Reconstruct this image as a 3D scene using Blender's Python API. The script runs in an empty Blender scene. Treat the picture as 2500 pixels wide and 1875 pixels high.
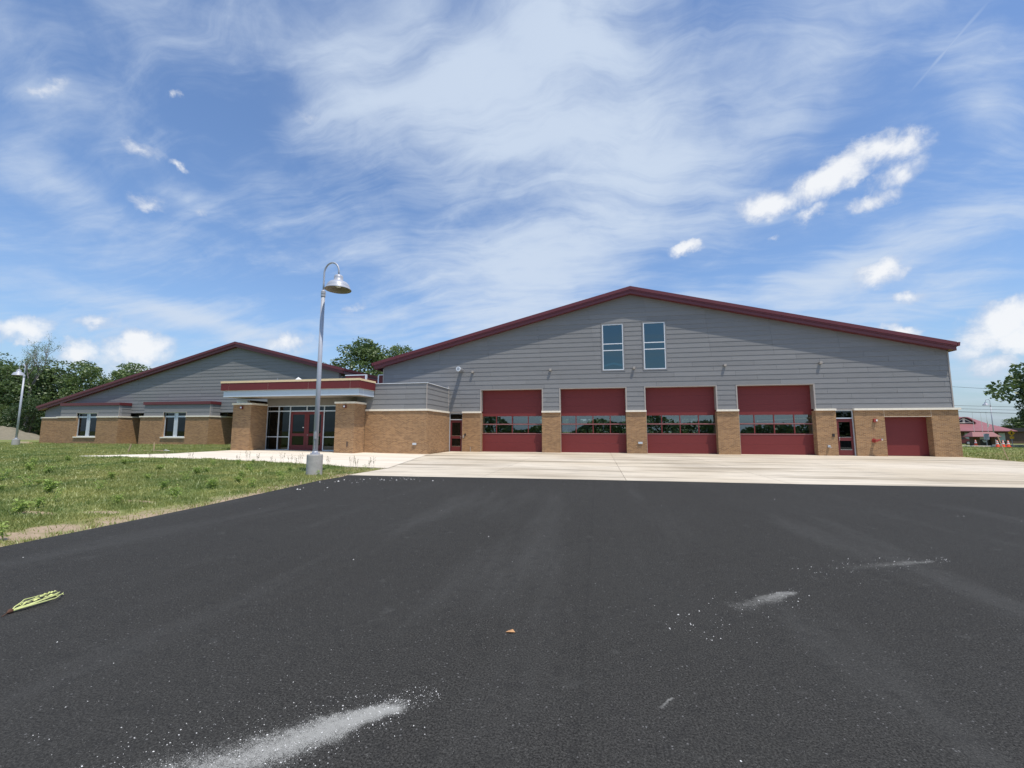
import bpy, math, random
import numpy as np
from mathutils import Vector, Matrix
random.seed(7); RNG = np.random.default_rng(11)
S = bpy.context.scene
COL = S.collection

# ---------------------------------------------------------------- camera
cam = bpy.data.cameras.new("camera"); cam_o = bpy.data.objects.new("camera", cam); COL.objects.link(cam_o)
cam.sensor_width = 36.0; cam.lens = 15.086; cam.clip_start = 0.05; cam.clip_end = 3000
CR = Vector((0.98085284, 0.19474568, 0.00135388)); CU = Vector((0.02006798, -0.10798405, 0.99395006)); CF = Vector((-0.19371368, 0.97489157, 0.10982462))
cam_o.matrix_world = Matrix(((CR.x, CU.x, -CF.x, 0), (CR.y, CU.y, -CF.y, 0), (CR.z, CU.z, -CF.z, 1.4054), (0, 0, 0, 1)))
S.camera = cam_o

# ---------------------------------------------------------------- world, sun, exposure
EL, AZ = math.radians(68.4), math.radians(47.0)      # AZ from -Y towards +X
SUN = Vector((math.cos(EL)*math.sin(AZ), -math.cos(EL)*math.cos(AZ), math.sin(EL)))
S.view_settings.view_transform = 'Standard'; S.view_settings.look = 'None'
S.view_settings.gamma = 1.0; S.view_settings.use_curve_mapping = False
S.view_settings.exposure = 0.0
SKY_STRENGTH = 0.10
sl = bpy.data.lights.new("sun", 'SUN'); sl.energy = 4.0; sl.angle = math.radians(0.53); sl.color = (1.0, 0.92, 0.81)
so = bpy.data.objects.new("sun", sl); COL.objects.link(so); so.rotation_euler = SUN.to_track_quat('Z', 'Y').to_euler()

# cloud masses by direction: two tangent axes (1/half-length, 1/half-width) and a strength
CIRRUS=[(2.112,1.435,-0.331,-2.593,2.773,-4.526,0.500),
(3.191,1.127,-0.200,-1.601,3.765,-4.329,0.550),
(2.347,-0.085,0.133,0.331,2.982,-3.907,0.750),
(2.657,-0.449,0.468,1.262,2.502,-4.759,0.800),
(3.423,-4.209,3.033,7.077,1.468,-5.949,0.500),
(3.144,1.958,-0.705,-3.790,2.636,-9.579,0.550),
(3.098,0.502,0.240,0.130,2.804,-7.537,0.850),
(2.542,3.262,-0.330,-5.441,1.842,-23.693,0.800),
(4.968,5.121,-1.146,-5.888,1.057,-20.789,0.500),
(3.364,8.756,-3.765,-9.901,-3.550,-17.104,0.600),
(8.389,9.182,1.131,-7.144,9.667,-25.502,0.600),
(3.415,-2.265,0.853,4.809,2.135,-13.586,0.750),
(4.193,-1.915,-0.833,-0.711,3.666,-12.014,0.500),
(3.570,1.242,-5.872,-10.918,11.851,-4.131,0.400),
(4.202,0.878,0.393,0.455,3.466,-12.600,0.500),
(9.960,-2.217,-0.611,0.113,7.683,-26.047,0.700),
(5.477,0.649,-0.683,-1.472,6.205,-5.914,0.600),
(5.288,0.468,3.483,3.479,8.657,-6.445,0.300),
(-5.431,4.444,-2.509,-7.494,0.535,17.166,0.450),
(2.754,3.906,-0.867,-2.546,-0.668,-11.100,0.250),
(4.145,3.094,-2.676,-5.275,-0.581,-8.842,0.250),
(6.826,5.203,-0.207,-2.681,2.676,-21.155,0.400),
(11.547,-9.030,1.257,2.538,0.547,-19.378,0.400),
(13.745,16.373,7.462,-9.509,24.765,-36.821,0.350)]
CUMULUS=[(13.656,-4.788,-0.774,2.685,11.783,-25.530,0.900),
(9.782,-6.083,2.159,9.675,7.521,-22.652,1.000),
(12.357,-6.961,-1.096,4.657,12.208,-25.037,0.950),
(17.499,-13.018,3.298,11.605,8.333,-28.682,0.800),
(18.699,-10.502,-1.174,6.687,16.533,-41.380,0.550),
(20.495,-13.400,8.283,26.924,10.819,-49.116,0.700),
(15.750,-11.206,6.273,14.421,2.167,-32.337,0.950),
(24.922,-6.289,3.102,10.130,17.181,-46.547,0.800),
(27.815,-17.234,-0.643,6.390,12.535,-59.530,0.550),
(9.279,-8.490,6.200,10.054,-3.731,-20.157,1.000),
(16.153,-12.206,-3.315,-1.205,6.271,-28.967,0.900),
(9.301,11.562,3.427,0.680,5.983,-22.033,1.000),
(17.600,22.883,0.925,-4.144,4.722,-37.989,0.900),
(13.184,17.002,14.243,7.669,18.750,-29.482,0.800),
(11.219,16.581,10.392,4.557,19.471,-35.985,0.800),
(12.805,16.997,5.740,0.263,17.267,-51.712,0.600),
(8.091,10.468,1.255,-0.923,4.889,-34.833,0.700),
(19.450,13.931,18.339,2.851,63.479,-51.245,0.500),
(51.551,10.476,52.252,37.964,110.383,-59.586,0.550),
(16.751,22.058,1.144,-20.586,18.409,-53.519,0.650),
(32.064,42.718,-3.286,-39.667,22.893,-89.461,0.500),
(20.700,9.173,11.201,14.457,23.832,-46.234,0.600),
(10.771,7.918,2.731,1.787,9.677,-35.104,0.600),
(25.917,20.428,3.260,-1.864,9.707,-46.001,0.600),
(23.309,-12.907,-6.533,-7.832,17.741,-62.997,0.800),
(15.530,21.111,-0.886,-18.765,11.591,-52.759,0.500),
(41.909,19.194,44.131,30.580,73.825,-61.148,0.500),
(28.085,18.935,3.556,-25.319,52.963,-82.054,0.450),
(21.068,-16.857,6.816,10.257,-2.789,-38.600,0.500),
(47.877,-19.228,1.315,16.197,33.830,-95.012,0.500)]
TRAIL=[(6.369,-11.568,8.259,183.134,-10.223,-155.547,0.500)]


world = bpy.data.worlds.new("World"); S.world = world; world.use_nodes = True
nt = world.node_tree; nt.nodes.clear(); N = nt.nodes; L = nt.links
def nd(t, **k):
    n = N.new(t)
    for a, b in k.items(): setattr(n, a, b)
    return n
def mth(op, a, b=None, c=None, clamp=False):
    n = nd('ShaderNodeMath', operation=op); n.use_clamp = clamp
    for i, v in enumerate((a, b, c)):
        if v is None: continue
        if isinstance(v, (int, float)): n.inputs[i].default_value = v
        else: L.new(v, n.inputs[i])
    return n.outputs[0]
def vm(op, a, b=None, scale=None):
    n = nd('ShaderNodeVectorMath', operation=op)
    for i, v in enumerate((a, b)):
        if v is None: continue
        if isinstance(v, tuple): n.inputs[i].default_value = v
        else: L.new(v, n.inputs[i])
    if scale is not None: n.inputs['Scale'].default_value = scale
    return n.outputs['Value'] if op in ('DOT_PRODUCT', 'LENGTH') else n.outputs['Vector']
def fbm(vec, scale, detail=6, rough=.55, dist=0.0, color=False):
    n = nd('ShaderNodeTexNoise'); n.inputs['Scale'].default_value = scale; n.inputs['Detail'].default_value = detail
    n.inputs['Roughness'].default_value = rough; n.inputs['Distortion'].default_value = dist; L.new(vec, n.inputs['Vector'])
    return n.outputs['Color'] if color else n.outputs['Fac']
def sstep(v, a, b):
    n = nd('ShaderNodeMapRange', interpolation_type='SMOOTHSTEP'); L.new(v, n.inputs[0])
    n.inputs[1].default_value = a; n.inputs[2].default_value = b; n.inputs[3].default_value = 0; n.inputs[4].default_value = 1
    return n.outputs[0]
def mixc(f, a, b, blend='MIX'):
    n = nd('ShaderNodeMix', data_type='RGBA', blend_type=blend)
    if isinstance(f, (int, float)): n.inputs[0].default_value = f
    else: L.new(f, n.inputs[0])
    for i, v in ((6, a), (7, b)):
        if isinstance(v, tuple): n.inputs[i].default_value = v + (1,)
        else: L.new(v, n.inputs[i])
    return n.outputs[2]
tc = nd('ShaderNodeTexCoord'); D = vm('NORMALIZE', tc.outputs['Generated'])
sky = nd('ShaderNodeTexSky', sky_type='NISHITA'); sky.sun_disc = False
sky.sun_elevation = EL; sky.sun_rotation = math.atan2(SUN.x, SUN.y)
sky.altitude = 0; sky.air_density = 1.0; sky.dust_density = .8; sky.ozone_density = 1.3
sep = nd('ShaderNodeSeparateXYZ'); L.new(D, sep.inputs[0]); dz = mth('MAXIMUM', sep.outputs[2], 0.0)
cdiv = mth('ADD', dz, 0.22)
comb = nd('ShaderNodeCombineXYZ'); L.new(mth('DIVIDE', sep.outputs[0], cdiv), comb.inputs[0]); L.new(mth('DIVIDE', sep.outputs[1], cdiv), comb.inputs[1])
PL = comb.outputs[0]                                           # a flat cloud layer seen in perspective
w1 = vm('SCALE', vm('SUBTRACT', fbm(D, 3.2, 3, .5, color=True), (.5, .5, .5)), scale=.16)
w2 = vm('SCALE', vm('SUBTRACT', fbm(D, 26, 5, .62, color=True), (.5, .5, .5)), scale=.05)
Ds = vm('ADD', D, w1); Dh = vm('ADD', D, w2)
def blobs(lst, vec, comb_op, soft):
    acc = None
    for (ux, uy, uz, vx, vy, vz, st) in lst:
        c = nd('ShaderNodeCombineXYZ'); L.new(vm('DOT_PRODUCT', vec, (ux, uy, uz)), c.inputs[0]); L.new(vm('DOT_PRODUCT', vec, (vx, vy, vz)), c.inputs[1])
        q = vm('LENGTH', c.outputs[0]); v = mth('MULTIPLY', mth('SUBTRACT', 1.0, q, clamp=True), st * soft)
        acc = v if acc is None else mth(comb_op, acc, v)
    return acc
A = blobs(CIRRUS, Ds, 'ADD', 1.25)
mp = nd('ShaderNodeMapping'); L.new(vm('ADD', PL, vm('SCALE', w1, scale=1.6)), mp.inputs[0]); mp.inputs['Rotation'].default_value = (0, 0, math.radians(52)); mp.inputs['Scale'].default_value = (1.0, 2.6, 1)
streak = fbm(mp.outputs[0], 1.5, 9, .6, .9)
mp2 = nd('ShaderNodeMapping'); L.new(vm('ADD', PL, vm('SCALE', w1, scale=2.4)), mp2.inputs[0]); mp2.inputs['Rotation'].default_value = (0, 0, math.radians(-28)); mp2.inputs['Scale'].default_value = (1.0, 4.5, 1)
streak2 = fbm(mp2.outputs[0], 1.9, 9, .62, .5)
streak = mth('ADD', mth('MULTIPLY', streak, .55), mth('MULTIPLY', streak2, .45))
fine = fbm(PL, 6.0, 7, .6, .9)
amb = sstep(fbm(PL, .8, 3, .5), .5, .9)
cir = mth('ADD', mth('MULTIPLY', A, .95), mth('MULTIPLY_ADD', amb, .25, .12))
cir = mth('ADD', cir, mth('MULTIPLY', mth('SUBTRACT', streak, .5), 3.7))
cir = mth('ADD', cir, mth('MULTIPLY', mth('SUBTRACT', fine, .5), .7))
cir = mth('ADD', mth('MULTIPLY', sstep(cir, -.1, 1.35), .80), mth('MULTIPLY', sstep(A, .0, 1.3), .14))
TR = blobs(TRAIL, vm('ADD', D, vm('SCALE', w1, scale=.12)), 'MAXIMUM', 1.0)
cir = mth('MAXIMUM', cir, mth('MULTIPLY', TR, 1.0))
B = blobs(CUMULUS, Dh, 'MAXIMUM', 1.0)
puff = fbm(D, 15, 10, .62, .35)
cum = mth('ADD', mth('MULTIPLY', B, 1.05), mth('MULTIPLY', mth('SUBTRACT', puff, .5), 1.7))
cumd = mth('MULTIPLY', mth('MULTIPLY', sstep(cum, -.12, .85), sstep(B, .0, .24)), .96)
# pale air low over the horizon, then cirrus, then cumulus
hz = mth('POWER', mth('SUBTRACT', 1.0, dz, clamp=True), 7.0)
K = 1.0 / SKY_STRENGTH
def c3(r, g, b): return (r*K, g*K, b*K)
skyc = mixc(1.0, sky.outputs[0], mixc(hz, (1.40, 1.60, 1.84), (.98, 1.06, 1.08)), 'MULTIPLY')
base = mixc(mth('MULTIPLY', hz, .45), skyc, c3(.36, .52, .78))
withc = mixc(cir, base, c3(.62, .72, .87))
shade = sstep(mth('ADD', cum, mth('MULTIPLY', fbm(vm('ADD', D, (0.012, -0.01, 0.03)), 22, 5, .55, .1), -.9)), -.45, .35)
cc = mixc(shade, c3(.55, .62, .76), c3(.92, .94, .97))
withh = mixc(cumd, withc, cc)
bg = nd('ShaderNodeBackground'); bg.inputs['Strength'].default_value = SKY_STRENGTH; L.new(withh, bg.inputs['Color'])
wo = nd('ShaderNodeOutputWorld'); L.new(bg.outputs[0], wo.inputs['Surface'])
world.cycles.sampling_method = 'MANUAL'; world.cycles.sample_map_resolution = 512

# ---------------------------------------------------------------- mesh helpers
def tag(o, label=None, cat=None, group=None, kind=None):
    if label: o['label'] = label
    if cat: o['category'] = cat
    if group: o['group'] = group
    if kind: o['kind'] = kind
    return o
def thing(name, label, cat, loc=(0, 0, 0), group=None, rz=0):
    o = bpy.data.objects.new(name, None); COL.objects.link(o); o.location = loc; o.rotation_euler = (0, 0, rz)
    o.empty_display_size = .3
    return tag(o, label, cat, group)
def link(name, me, mats, parent=None, local=False, smooth=False):
    o = bpy.data.objects.new(name, me); COL.objects.link(o)
    if me is not None:
        for m in (mats if isinstance(mats, (list, tuple)) else [mats]): me.materials.append(m)
        if smooth: me.polygons.foreach_set('use_smooth', [True]*len(me.polygons))
    if parent is not None:
        o.parent = parent
        if not local and parent.type == 'EMPTY': o.location = -parent.location
    return o
class MB:
    def __init__(s): s.v = []; s.f = []; s.m = []
    def face(s, pts, mi=0):
        i = len(s.v); s.v += [tuple(p) for p in pts]; s.f.append(tuple(range(i, i+len(pts)))); s.m.append(mi); return s
    def hexa(s, p, mi=0):                                  # p: 8 points, bottom ring 0-3 then top ring 4-7
        i = len(s.v); s.v += [tuple(q) for q in p]
        for f in ((3, 2, 1, 0), (4, 5, 6, 7), (0, 1, 5, 4), (1, 2, 6, 5), (2, 3, 7, 6), (3, 0, 4, 7)):
            s.f.append(tuple(i+k for k in f)); s.m.append(mi)
        return s
    def box(s, x0, x1, y0, y1, z0, z1, mi=0):
        if x1 < x0: x0, x1 = x1, x0
        if y1 < y0: y0, y1 = y1, y0
        return s.hexa([(x0, y0, z0), (x1, y0, z0), (x1, y1, z0), (x0, y1, z0), (x0, y0, z1), (x1, y0, z1), (x1, y1, z1), (x0, y1, z1)], mi)
    def tube(s, pts, rad, n=10, mi=0, cap=True):
        pts = [Vector(p) for p in pts]; k = len(pts); rad = rad if isinstance(rad, (list, tuple)) else [rad]*k
        rings = []; up = None
        for j in range(k):
            t = (pts[min(j+1, k-1)] - pts[max(j-1, 0)]).normalized()
            if up is None: up = t.orthogonal().normalized()
            else: up = (up - t*up.dot(t)).normalized()
            b = t.cross(up); i0 = len(s.v)
            for a in range(n):
                an = 2*math.pi*a/n; s.v.append(tuple(pts[j] + (up*math.cos(an) + b*math.sin(an))*rad[j]))
            rings.append(i0)
        for j in range(k-1):
            for a in range(n):
                c = (a+1) % n; s.f.append((rings[j]+a, rings[j]+c, rings[j+1]+c, rings[j+1]+a)); s.m.append(mi)
        if cap:
            s.f.append(tuple(rings[0]+a for a in reversed(range(n)))); s.f.append(tuple(rings[-1]+a for a in range(n))); s.m += [mi, mi]
        return s
    def lathe(s, prof, c=(0, 0, 0), n=24, mi=0):
        i0 = len(s.v)
        for r, z in prof:
            for a in range(n):
                an = 2*math.pi*a/n; s.v.append((c[0]+r*math.cos(an), c[1]+r*math.sin(an), c[2]+z))
        for j in range(len(prof)-1):
            for a in range(n):
                b = (a+1) % n; s.f.append((i0+j*n+a, i0+j*n+b, i0+(j+1)*n+b, i0+(j+1)*n+a)); s.m.append(mi)
        return s
    def mesh(s, name):
        me = bpy.data.meshes.new(name); me.from_pydata(s.v, [], s.f)
        if any(s.m): me.polygons.foreach_set('material_index', s.m)
        me.update(); return me
    def build(s, name, mats, parent=None, local=False, smooth=False, bevel=0, label=None):
        o = link(name, s.mesh(name), mats, parent, local, smooth)
        if bevel:
            b = o.modifiers.new('bevel', 'BEVEL'); b.width = bevel; b.segments = 2; b.limit_method = 'ANGLE'; b.angle_limit = .6
        if label: o['label'] = label
        return o
def soup(name, V, F3, mat, parent=None, local=True):       # numpy triangle / quad soup
    me = bpy.data.meshes.new(name); k = F3.shape[1]
    me.vertices.add(len(V)); me.vertices.foreach_set('co', V.astype(np.float32).ravel())
    me.loops.add(F3.size); me.loops.foreach_set('vertex_index', F3.astype(np.int32).ravel())
    me.polygons.add(len(F3)); me.polygons.foreach_set('loop_start', np.arange(0, F3.size, k, dtype=np.int32)); me.polygons.foreach_set('loop_total', np.full(len(F3), k, dtype=np.int32))
    me.update(calc_edges=True); me.validate(); me.materials.append(mat)
    o = bpy.data.objects.new(name, me); COL.objects.link(o)
    if parent is not None: o.parent = parent
    return o
def dup(root, loc, label=None, rz=None, scale=None, group=None):
    r = root.copy(); COL.objects.link(r); r.location = loc
    if rz is not None: r.rotation_euler = (0, 0, rz)
    if scale: r.scale = (scale,)*3 if isinstance(scale, (int, float)) else scale
    if label: r['label'] = label
    if group: r['group'] = group
    for ch in list(root.children):
        c = ch.copy(); COL.objects.link(c); c.parent = r
        for g in list(ch.children):
            d = g.copy(); COL.objects.link(d); d.parent = c
    return r

# ---------------------------------------------------------------- materials
def mat(name, base, rough=.6, metal=0.0, var=.12, vscale=4.0, bump=0.0, bscale=30.0, rnd=0.0, spec=.5, stretch=None, coat=0.0):
    m = bpy.data.materials.new(name); m.use_nodes = True; t = m.node_tree; p = t.nodes['Principled BSDF']
    p.inputs['Roughness'].default_value = rough; p.inputs['Metallic'].default_value = metal; p.inputs['Specular IOR Level'].default_value = spec
    p.inputs['Coat Weight'].default_value = coat
    c = t.nodes.new('ShaderNodeTexCoord'); vec = c.outputs['Object']
    if stretch:
        mp = t.nodes.new('ShaderNodeMapping'); mp.inputs['Scale'].default_value = stretch; t.links.new(vec, mp.inputs[0]); vec = mp.outputs[0]
    n = t.nodes.new('ShaderNodeTexNoise'); n.inputs['Scale'].default_value = vscale; n.inputs['Detail'].default_value = 5; n.inputs['Roughness'].default_value = .6; t.links.new(vec, n.inputs['Vector'])
    mr = t.nodes.new('ShaderNodeMapRange'); mr.inputs[1].default_value = .3; mr.inputs[2].default_value = .7; mr.inputs[3].default_value = 1-var; mr.inputs[4].default_value = 1+var; t.links.new(n.outputs['Fac'], mr.inputs[0])
    val = mr.outputs[0]
    if rnd:
        oi = t.nodes.new('ShaderNodeObjectInfo'); m2 = t.nodes.new('ShaderNodeMapRange'); m2.inputs[3].default_value = 1-rnd; m2.inputs[4].default_value = 1+rnd; t.links.new(oi.outputs['Random'], m2.inputs[0])
        mm = t.nodes.new('ShaderNodeMath'); mm.operation = 'MULTIPLY'; t.links.new(val, mm.inputs[0]); t.links.new(m2.outputs[0], mm.inputs[1]); val = mm.outputs[0]
    vs = t.nodes.new('ShaderNodeVectorMath'); vs.operation = 'SCALE'; vs.inputs[0].default_value = base; t.links.new(val, vs.inputs['Scale']); t.links.new(vs.outputs[0], p.inputs['Base Color'])
    if bump:
        nb = t.nodes.new('ShaderNodeTexNoise'); nb.inputs['Scale'].default_value = bscale; nb.inputs['Detail'].default_value = 4; t.links.new(vec, nb.inputs['Vector'])
        b = t.nodes.new('ShaderNodeBump'); b.inputs['Strength'].default_value = bump; b.inputs['Distance'].default_value = .02; t.links.new(nb.outputs['Fac'], b.inputs['Height']); t.links.new(b.outputs[0], p.inputs['Normal'])
    return m
class G:                                                    # tiny node-graph helper for the richer materials
    def __init__(s, name):
        s.m = bpy.data.materials.new(name); s.m.use_nodes = True; s.t = s.m.node_tree; s.p = s.t.nodes['Principled BSDF']; s.obj = s.n('ShaderNodeTexCoord').outputs['Object']
    def n(s, t, **k):
        q = s.t.nodes.new(t)
        for a, b in k.items(): setattr(q, a, b)
        return q
    def put(s, sock, v):
        if isinstance(v, (int, float)): sock.default_value = v
        elif isinstance(v, tuple): sock.default_value = v + (1,) if (len(v) == 3 and sock.type == 'RGBA') else v
        else: s.t.links.new(v, sock)
    def math(s, op, a, b=None, c=None, clamp=False):
        q = s.n('ShaderNodeMath', operation=op); q.use_clamp = clamp
        for i, v in enumerate((a, b, c)):
            if v is not None: s.put(q.inputs[i], v)
        return q.outputs[0]
    def noise(s, scale, detail=5, rough=.6, vec=None, dist=0.0, stretch=None):
        vec = vec or s.obj
        if stretch:
            mp = s.n('ShaderNodeMapping'); mp.inputs['Scale'].default_value = stretch[:3]
            if len(stretch) > 3: mp.inputs['Rotation'].default_value = (0, 0, stretch[3])
            s.t.links.new(vec, mp.inputs[0]); vec = mp.outputs[0]
        q = s.n('ShaderNodeTexNoise'); q.inputs['Scale'].default_value = scale; q.inputs['Detail'].default_value = detail; q.inputs['Roughness'].default_value = rough; q.inputs['Distortion'].default_value = dist
        s.t.links.new(vec, q.inputs['Vector']); return q.outputs['Fac']
    def ss(s, v, a, b, lo=0, hi=1):
        q = s.n('ShaderNodeMapRange', interpolation_type='SMOOTHSTEP'); s.t.links.new(v, q.inputs[0])
        for i, x in enumerate((a, b, lo, hi)): q.inputs[i+1].default_value = x
        return q.outputs[0]
    def mix(s, f, a, b, blend='MIX'):
        q = s.n('ShaderNodeMix', data_type='RGBA', blend_type=blend); s.put(q.inputs[0], f); s.put(q.inputs[6], a); s.put(q.inputs[7], b); return q.outputs[2]
    def bump(s, h, strength=.4, dist=.01):
        b = s.n('ShaderNodeBump'); b.inputs['Strength'].default_value = strength; b.inputs['Distance'].default_value = dist; s.t.links.new(h, b.inputs['Height']); s.t.links.new(b.outputs[0], s.p.inputs['Normal'])
    def done(s, col, rough=.8, spec=.4):
        s.put(s.p.inputs['Base Color'], col); s.put(s.p.inputs['Roughness'], rough); s.p.inputs['Specular IOR Level'].default_value = spec; return s.m
def brick_material(name, c1, c2, mortar):
    g = G(name); sp = g.n('ShaderNodeSeparateXYZ'); g.t.links.new(g.obj, sp.inputs[0])
    cb = g.n('ShaderNodeCombineXYZ'); g.t.links.new(g.math('ADD', sp.outputs[0], sp.outputs[1]), cb.inputs[0]); g.t.links.new(sp.outputs[2], cb.inputs[1])
    b = g.n('ShaderNodeTexBrick'); g.t.links.new(cb.outputs[0], b.inputs['Vector']); b.offset = .5
    b.inputs['Scale'].default_value = 1; b.inputs['Brick Width'].default_value = .2032; b.inputs['Row Height'].default_value = .0677; b.inputs['Mortar Size'].default_value = .0055; b.inputs['Mortar Smooth'].default_value = .1; b.inputs['Bias'].default_value = -.1
    b.inputs['Color1'].default_value = c1+(1,); b.inputs['Color2'].default_value = c2+(1,); b.inputs['Mortar'].default_value = mortar+(1,)
    big = g.noise(.9, 4, .55); fine = g.noise(40, 3, .6); run = g.noise(1.6, 4, .65, stretch=(.9, .9, 8))
    col = g.mix(1.0, b.outputs['Color'], g.mix(big, (.86, .85, .84), (1.12, 1.12, 1.12)), 'MULTIPLY')
    col = g.mix(.35, col, g.mix(fine, (.62, .6, .58), (1.3, 1.3, 1.3)), 'MULTIPLY')
    col = g.mix(g.ss(run, .42, .62, 0, .25), col, (.20, .125, .07))
    g.bump(g.math('MULTIPLY_ADD', b.outputs['Fac'], -1.0, g.math('MULTIPLY', fine, .3)), .5, .008)
    return g.done(col, .85, .3)
M = {}
M['brick'] = brick_material('tan_brick', (.41, .235, .108), (.24, .132, .062), (.47, .37, .26))
M['brick_brown'] = brick_material('far_brick', (.12, .075, .055), (.09, .06, .045), (.15, .13, .11))
M['siding'] = mat('grey_fibre_cement', (.218, .221, .224), .8, var=.06, vscale=3, bump=.25, bscale=22, rnd=.06, stretch=(.6, .6, 6), spec=.3)
M['trim'] = mat('taupe_trim', (.36, .33, .30), .6, var=.04)
M['maroon'] = mat('maroon_metal', (.125, .021, .026), .45, var=.05, vscale=2, spec=.5, coat=.15)
M['maroon_panel'] = mat('maroon_panel', (.135, .017, .018), .58, var=.05, vscale=3, rnd=.03)
M['door_red'] = mat('door_red', (.170, .020, .019), .6, var=.04, vscale=5, bump=.05, bscale=60)
M['stone'] = mat('cast_stone', (.82, .76, .63), .85, var=.08, vscale=9, bump=.2, bscale=60)
M['alu'] = mat('pale_aluminium', (.62, .66, .70), .38, .35, var=.03)
M['whitefr'] = mat('white_frame', (.72, .76, .80), .4, 0, var=.03)
M['greyband'] = mat('pale_blue_grey_panel', (.50, .575, .65), .4, .1, var=.03)
M['wood'] = mat('raw_pine', (.72, .57, .35), .8, var=.14, vscale=8, stretch=(.4, .4, 5))
M['dark'] = mat('dark_interior', (.05, .05, .055), .9)
M['hall'] = mat('hall_paint', (.30, .30, .31), .8)
M['soffit'] = mat('beige_soffit', (.40, .36, .31), .7)
M['black'] = mat('black_plastic', (.02, .02, .022), .5)
M['white'] = mat('white_paint', (.78, .78, .76), .5, var=.03)
M['galv'] = mat('galvanised_metal', (.42, .43, .45), .42, .55, var=.06, vscale=14)
M['lampgrey'] = mat('grey_painted_steel', (.42, .44, .49), .42, .1, var=.04, vscale=6)
M['shadein'] = mat('shade_inside', (.32, .29, .24), .6, .1)
M['chrome'] = mat('chrome', (.7, .7, .7), .22, .9, var=.02)
M['rubber'] = mat('dark_rubber', (.03, .03, .03), .8)
M['orange'] = mat('cone_orange', (.85, .10, .03), .5, var=.05)
M['yellow'] = mat('sign_yellow', (.80, .42, .02), .5, var=.03)
M['firered'] = mat('alarm_red', (.34, .05, .04), .45, var=.03)
M['roof_red'] = mat('faded_red_metal_roof', (.27, .10, .105), .55, var=.06, vscale=1.0)
M['pebble'] = mat('white_grit', (.72, .72, .70), .9, var=.12)
M['leafdry'] = mat('dry_leaf', (.50, .27, .12), .8)
M['rope'] = mat('yellowish_stem', (.62, .66, .26), .7, var=.15, vscale=30)
M['lumber'] = mat('weathered_lumber', (.50, .37, .22), .85, var=.15, vscale=9)
def glass_material(name, tint, refl, rough=.0, gcol=(.80, .92, 1)):
    m = bpy.data.materials.new(name); m.use_nodes = True; t = m.node_tree; t.nodes.remove(t.nodes['Principled BSDF']); out = t.nodes['Material Output']
    tr = t.nodes.new('ShaderNodeBsdfTransparent'); tr.inputs[0].default_value = tint+(1,)
    gl = t.nodes.new('ShaderNodeBsdfGlossy'); gl.inputs['Color'].default_value = gcol+(1,); gl.inputs['Roughness'].default_value = rough
    lw = t.nodes.new('ShaderNodeLayerWeight'); lw.inputs[0].default_value = .5
    mr = t.nodes.new('ShaderNodeMath'); mr.operation = 'POWER'; mr.inputs[1].default_value = 4; t.links.new(lw.outputs['Facing'], mr.inputs[0])
    ad = t.nodes.new('ShaderNodeMath'); ad.operation = 'MULTIPLY_ADD'; ad.inputs[1].default_value = 1-refl; ad.inputs[2].default_value = refl; ad.use_clamp = True; t.links.new(mr.outputs[0], ad.inputs[0])
    mx = t.nodes.new('ShaderNodeMixShader'); t.links.new(ad.outputs[0], mx.inputs[0]); t.links.new(tr.outputs[0], mx.inputs[1]); t.links.new(gl.outputs[0], mx.inputs[2]); t.links.new(mx.outputs[0], out.inputs[0])
    return m
M['glass'] = glass_material('clear_glass', (.62, .66, .66), .19)
M['glass_dark'] = glass_material('tinted_glass', (.13, .17, .19), .045)
def leaf_material(name, dark, light, scale=.8):
    m = bpy.data.materials.new(name); m.use_nodes = True; t = m.node_tree; t.nodes.remove(t.nodes['Principled BSDF']); out = t.nodes['Material Output']
    tc = t.nodes.new('ShaderNodeTexCoord'); n = t.nodes.new('ShaderNodeTexNoise'); n.inputs['Scale'].default_value = scale; n.inputs['Detail'].default_value = 4; n.inputs['Roughness'].default_value = .7; t.links.new(tc.outputs['Object'], n.inputs[0])
    mr = t.nodes.new('ShaderNodeMapRange'); mr.inputs[1].default_value = .3; mr.inputs[2].default_value = .72; t.links.new(n.outputs['Fac'], mr.inputs[0])
    oi = t.nodes.new('ShaderNodeObjectInfo'); m2 = t.nodes.new('ShaderNodeMath'); m2.operation = 'MULTIPLY_ADD'; m2.inputs[1].default_value = .35; m2.inputs[2].default_value = -.17; m2.use_clamp = False; t.links.new(oi.outputs['Random'], m2.inputs[0])
    m3 = t.nodes.new('ShaderNodeMath'); m3.operation = 'ADD'; m3.use_clamp = True; t.links.new(mr.outputs[0], m3.inputs[0]); t.links.new(m2.outputs[0], m3.inputs[1])
    mx = t.nodes.new('ShaderNodeMix'); mx.data_type = 'RGBA'; mx.inputs[6].default_value = dark+(1,); mx.inputs[7].default_value = light+(1,); t.links.new(m3.outputs[0], mx.inputs[0])
    d = t.nodes.new('ShaderNodeBsdfDiffuse'); tl = t.nodes.new('ShaderNodeBsdfTranslucent'); gl = t.nodes.new('ShaderNodeBsdfGlossy'); gl.inputs['Roughness'].default_value = .45; gl.inputs['Color'].default_value = (.8, .85, .8, 1)
    t.links.new(mx.outputs[2], d.inputs[0]); t.links.new(mx.outputs[2], tl.inputs[0])
    s1 = t.nodes.new('ShaderNodeMixShader'); s1.inputs[0].default_value = .35; t.links.new(d.outputs[0], s1.inputs[1]); t.links.new(tl.outputs[0], s1.inputs[2])
    s2 = t.nodes.new('ShaderNodeMixShader'); s2.inputs[0].default_value = .05; t.links.new(s1.outputs[0], s2.inputs[1]); t.links.new(gl.outputs[0], s2.inputs[2]); t.links.new(s2.outputs[0], out.inputs[0])
    return m
M['leaf'] = leaf_material('tree_leaves', (.06, .11, .032), (.22, .29, .09), .7)
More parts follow.
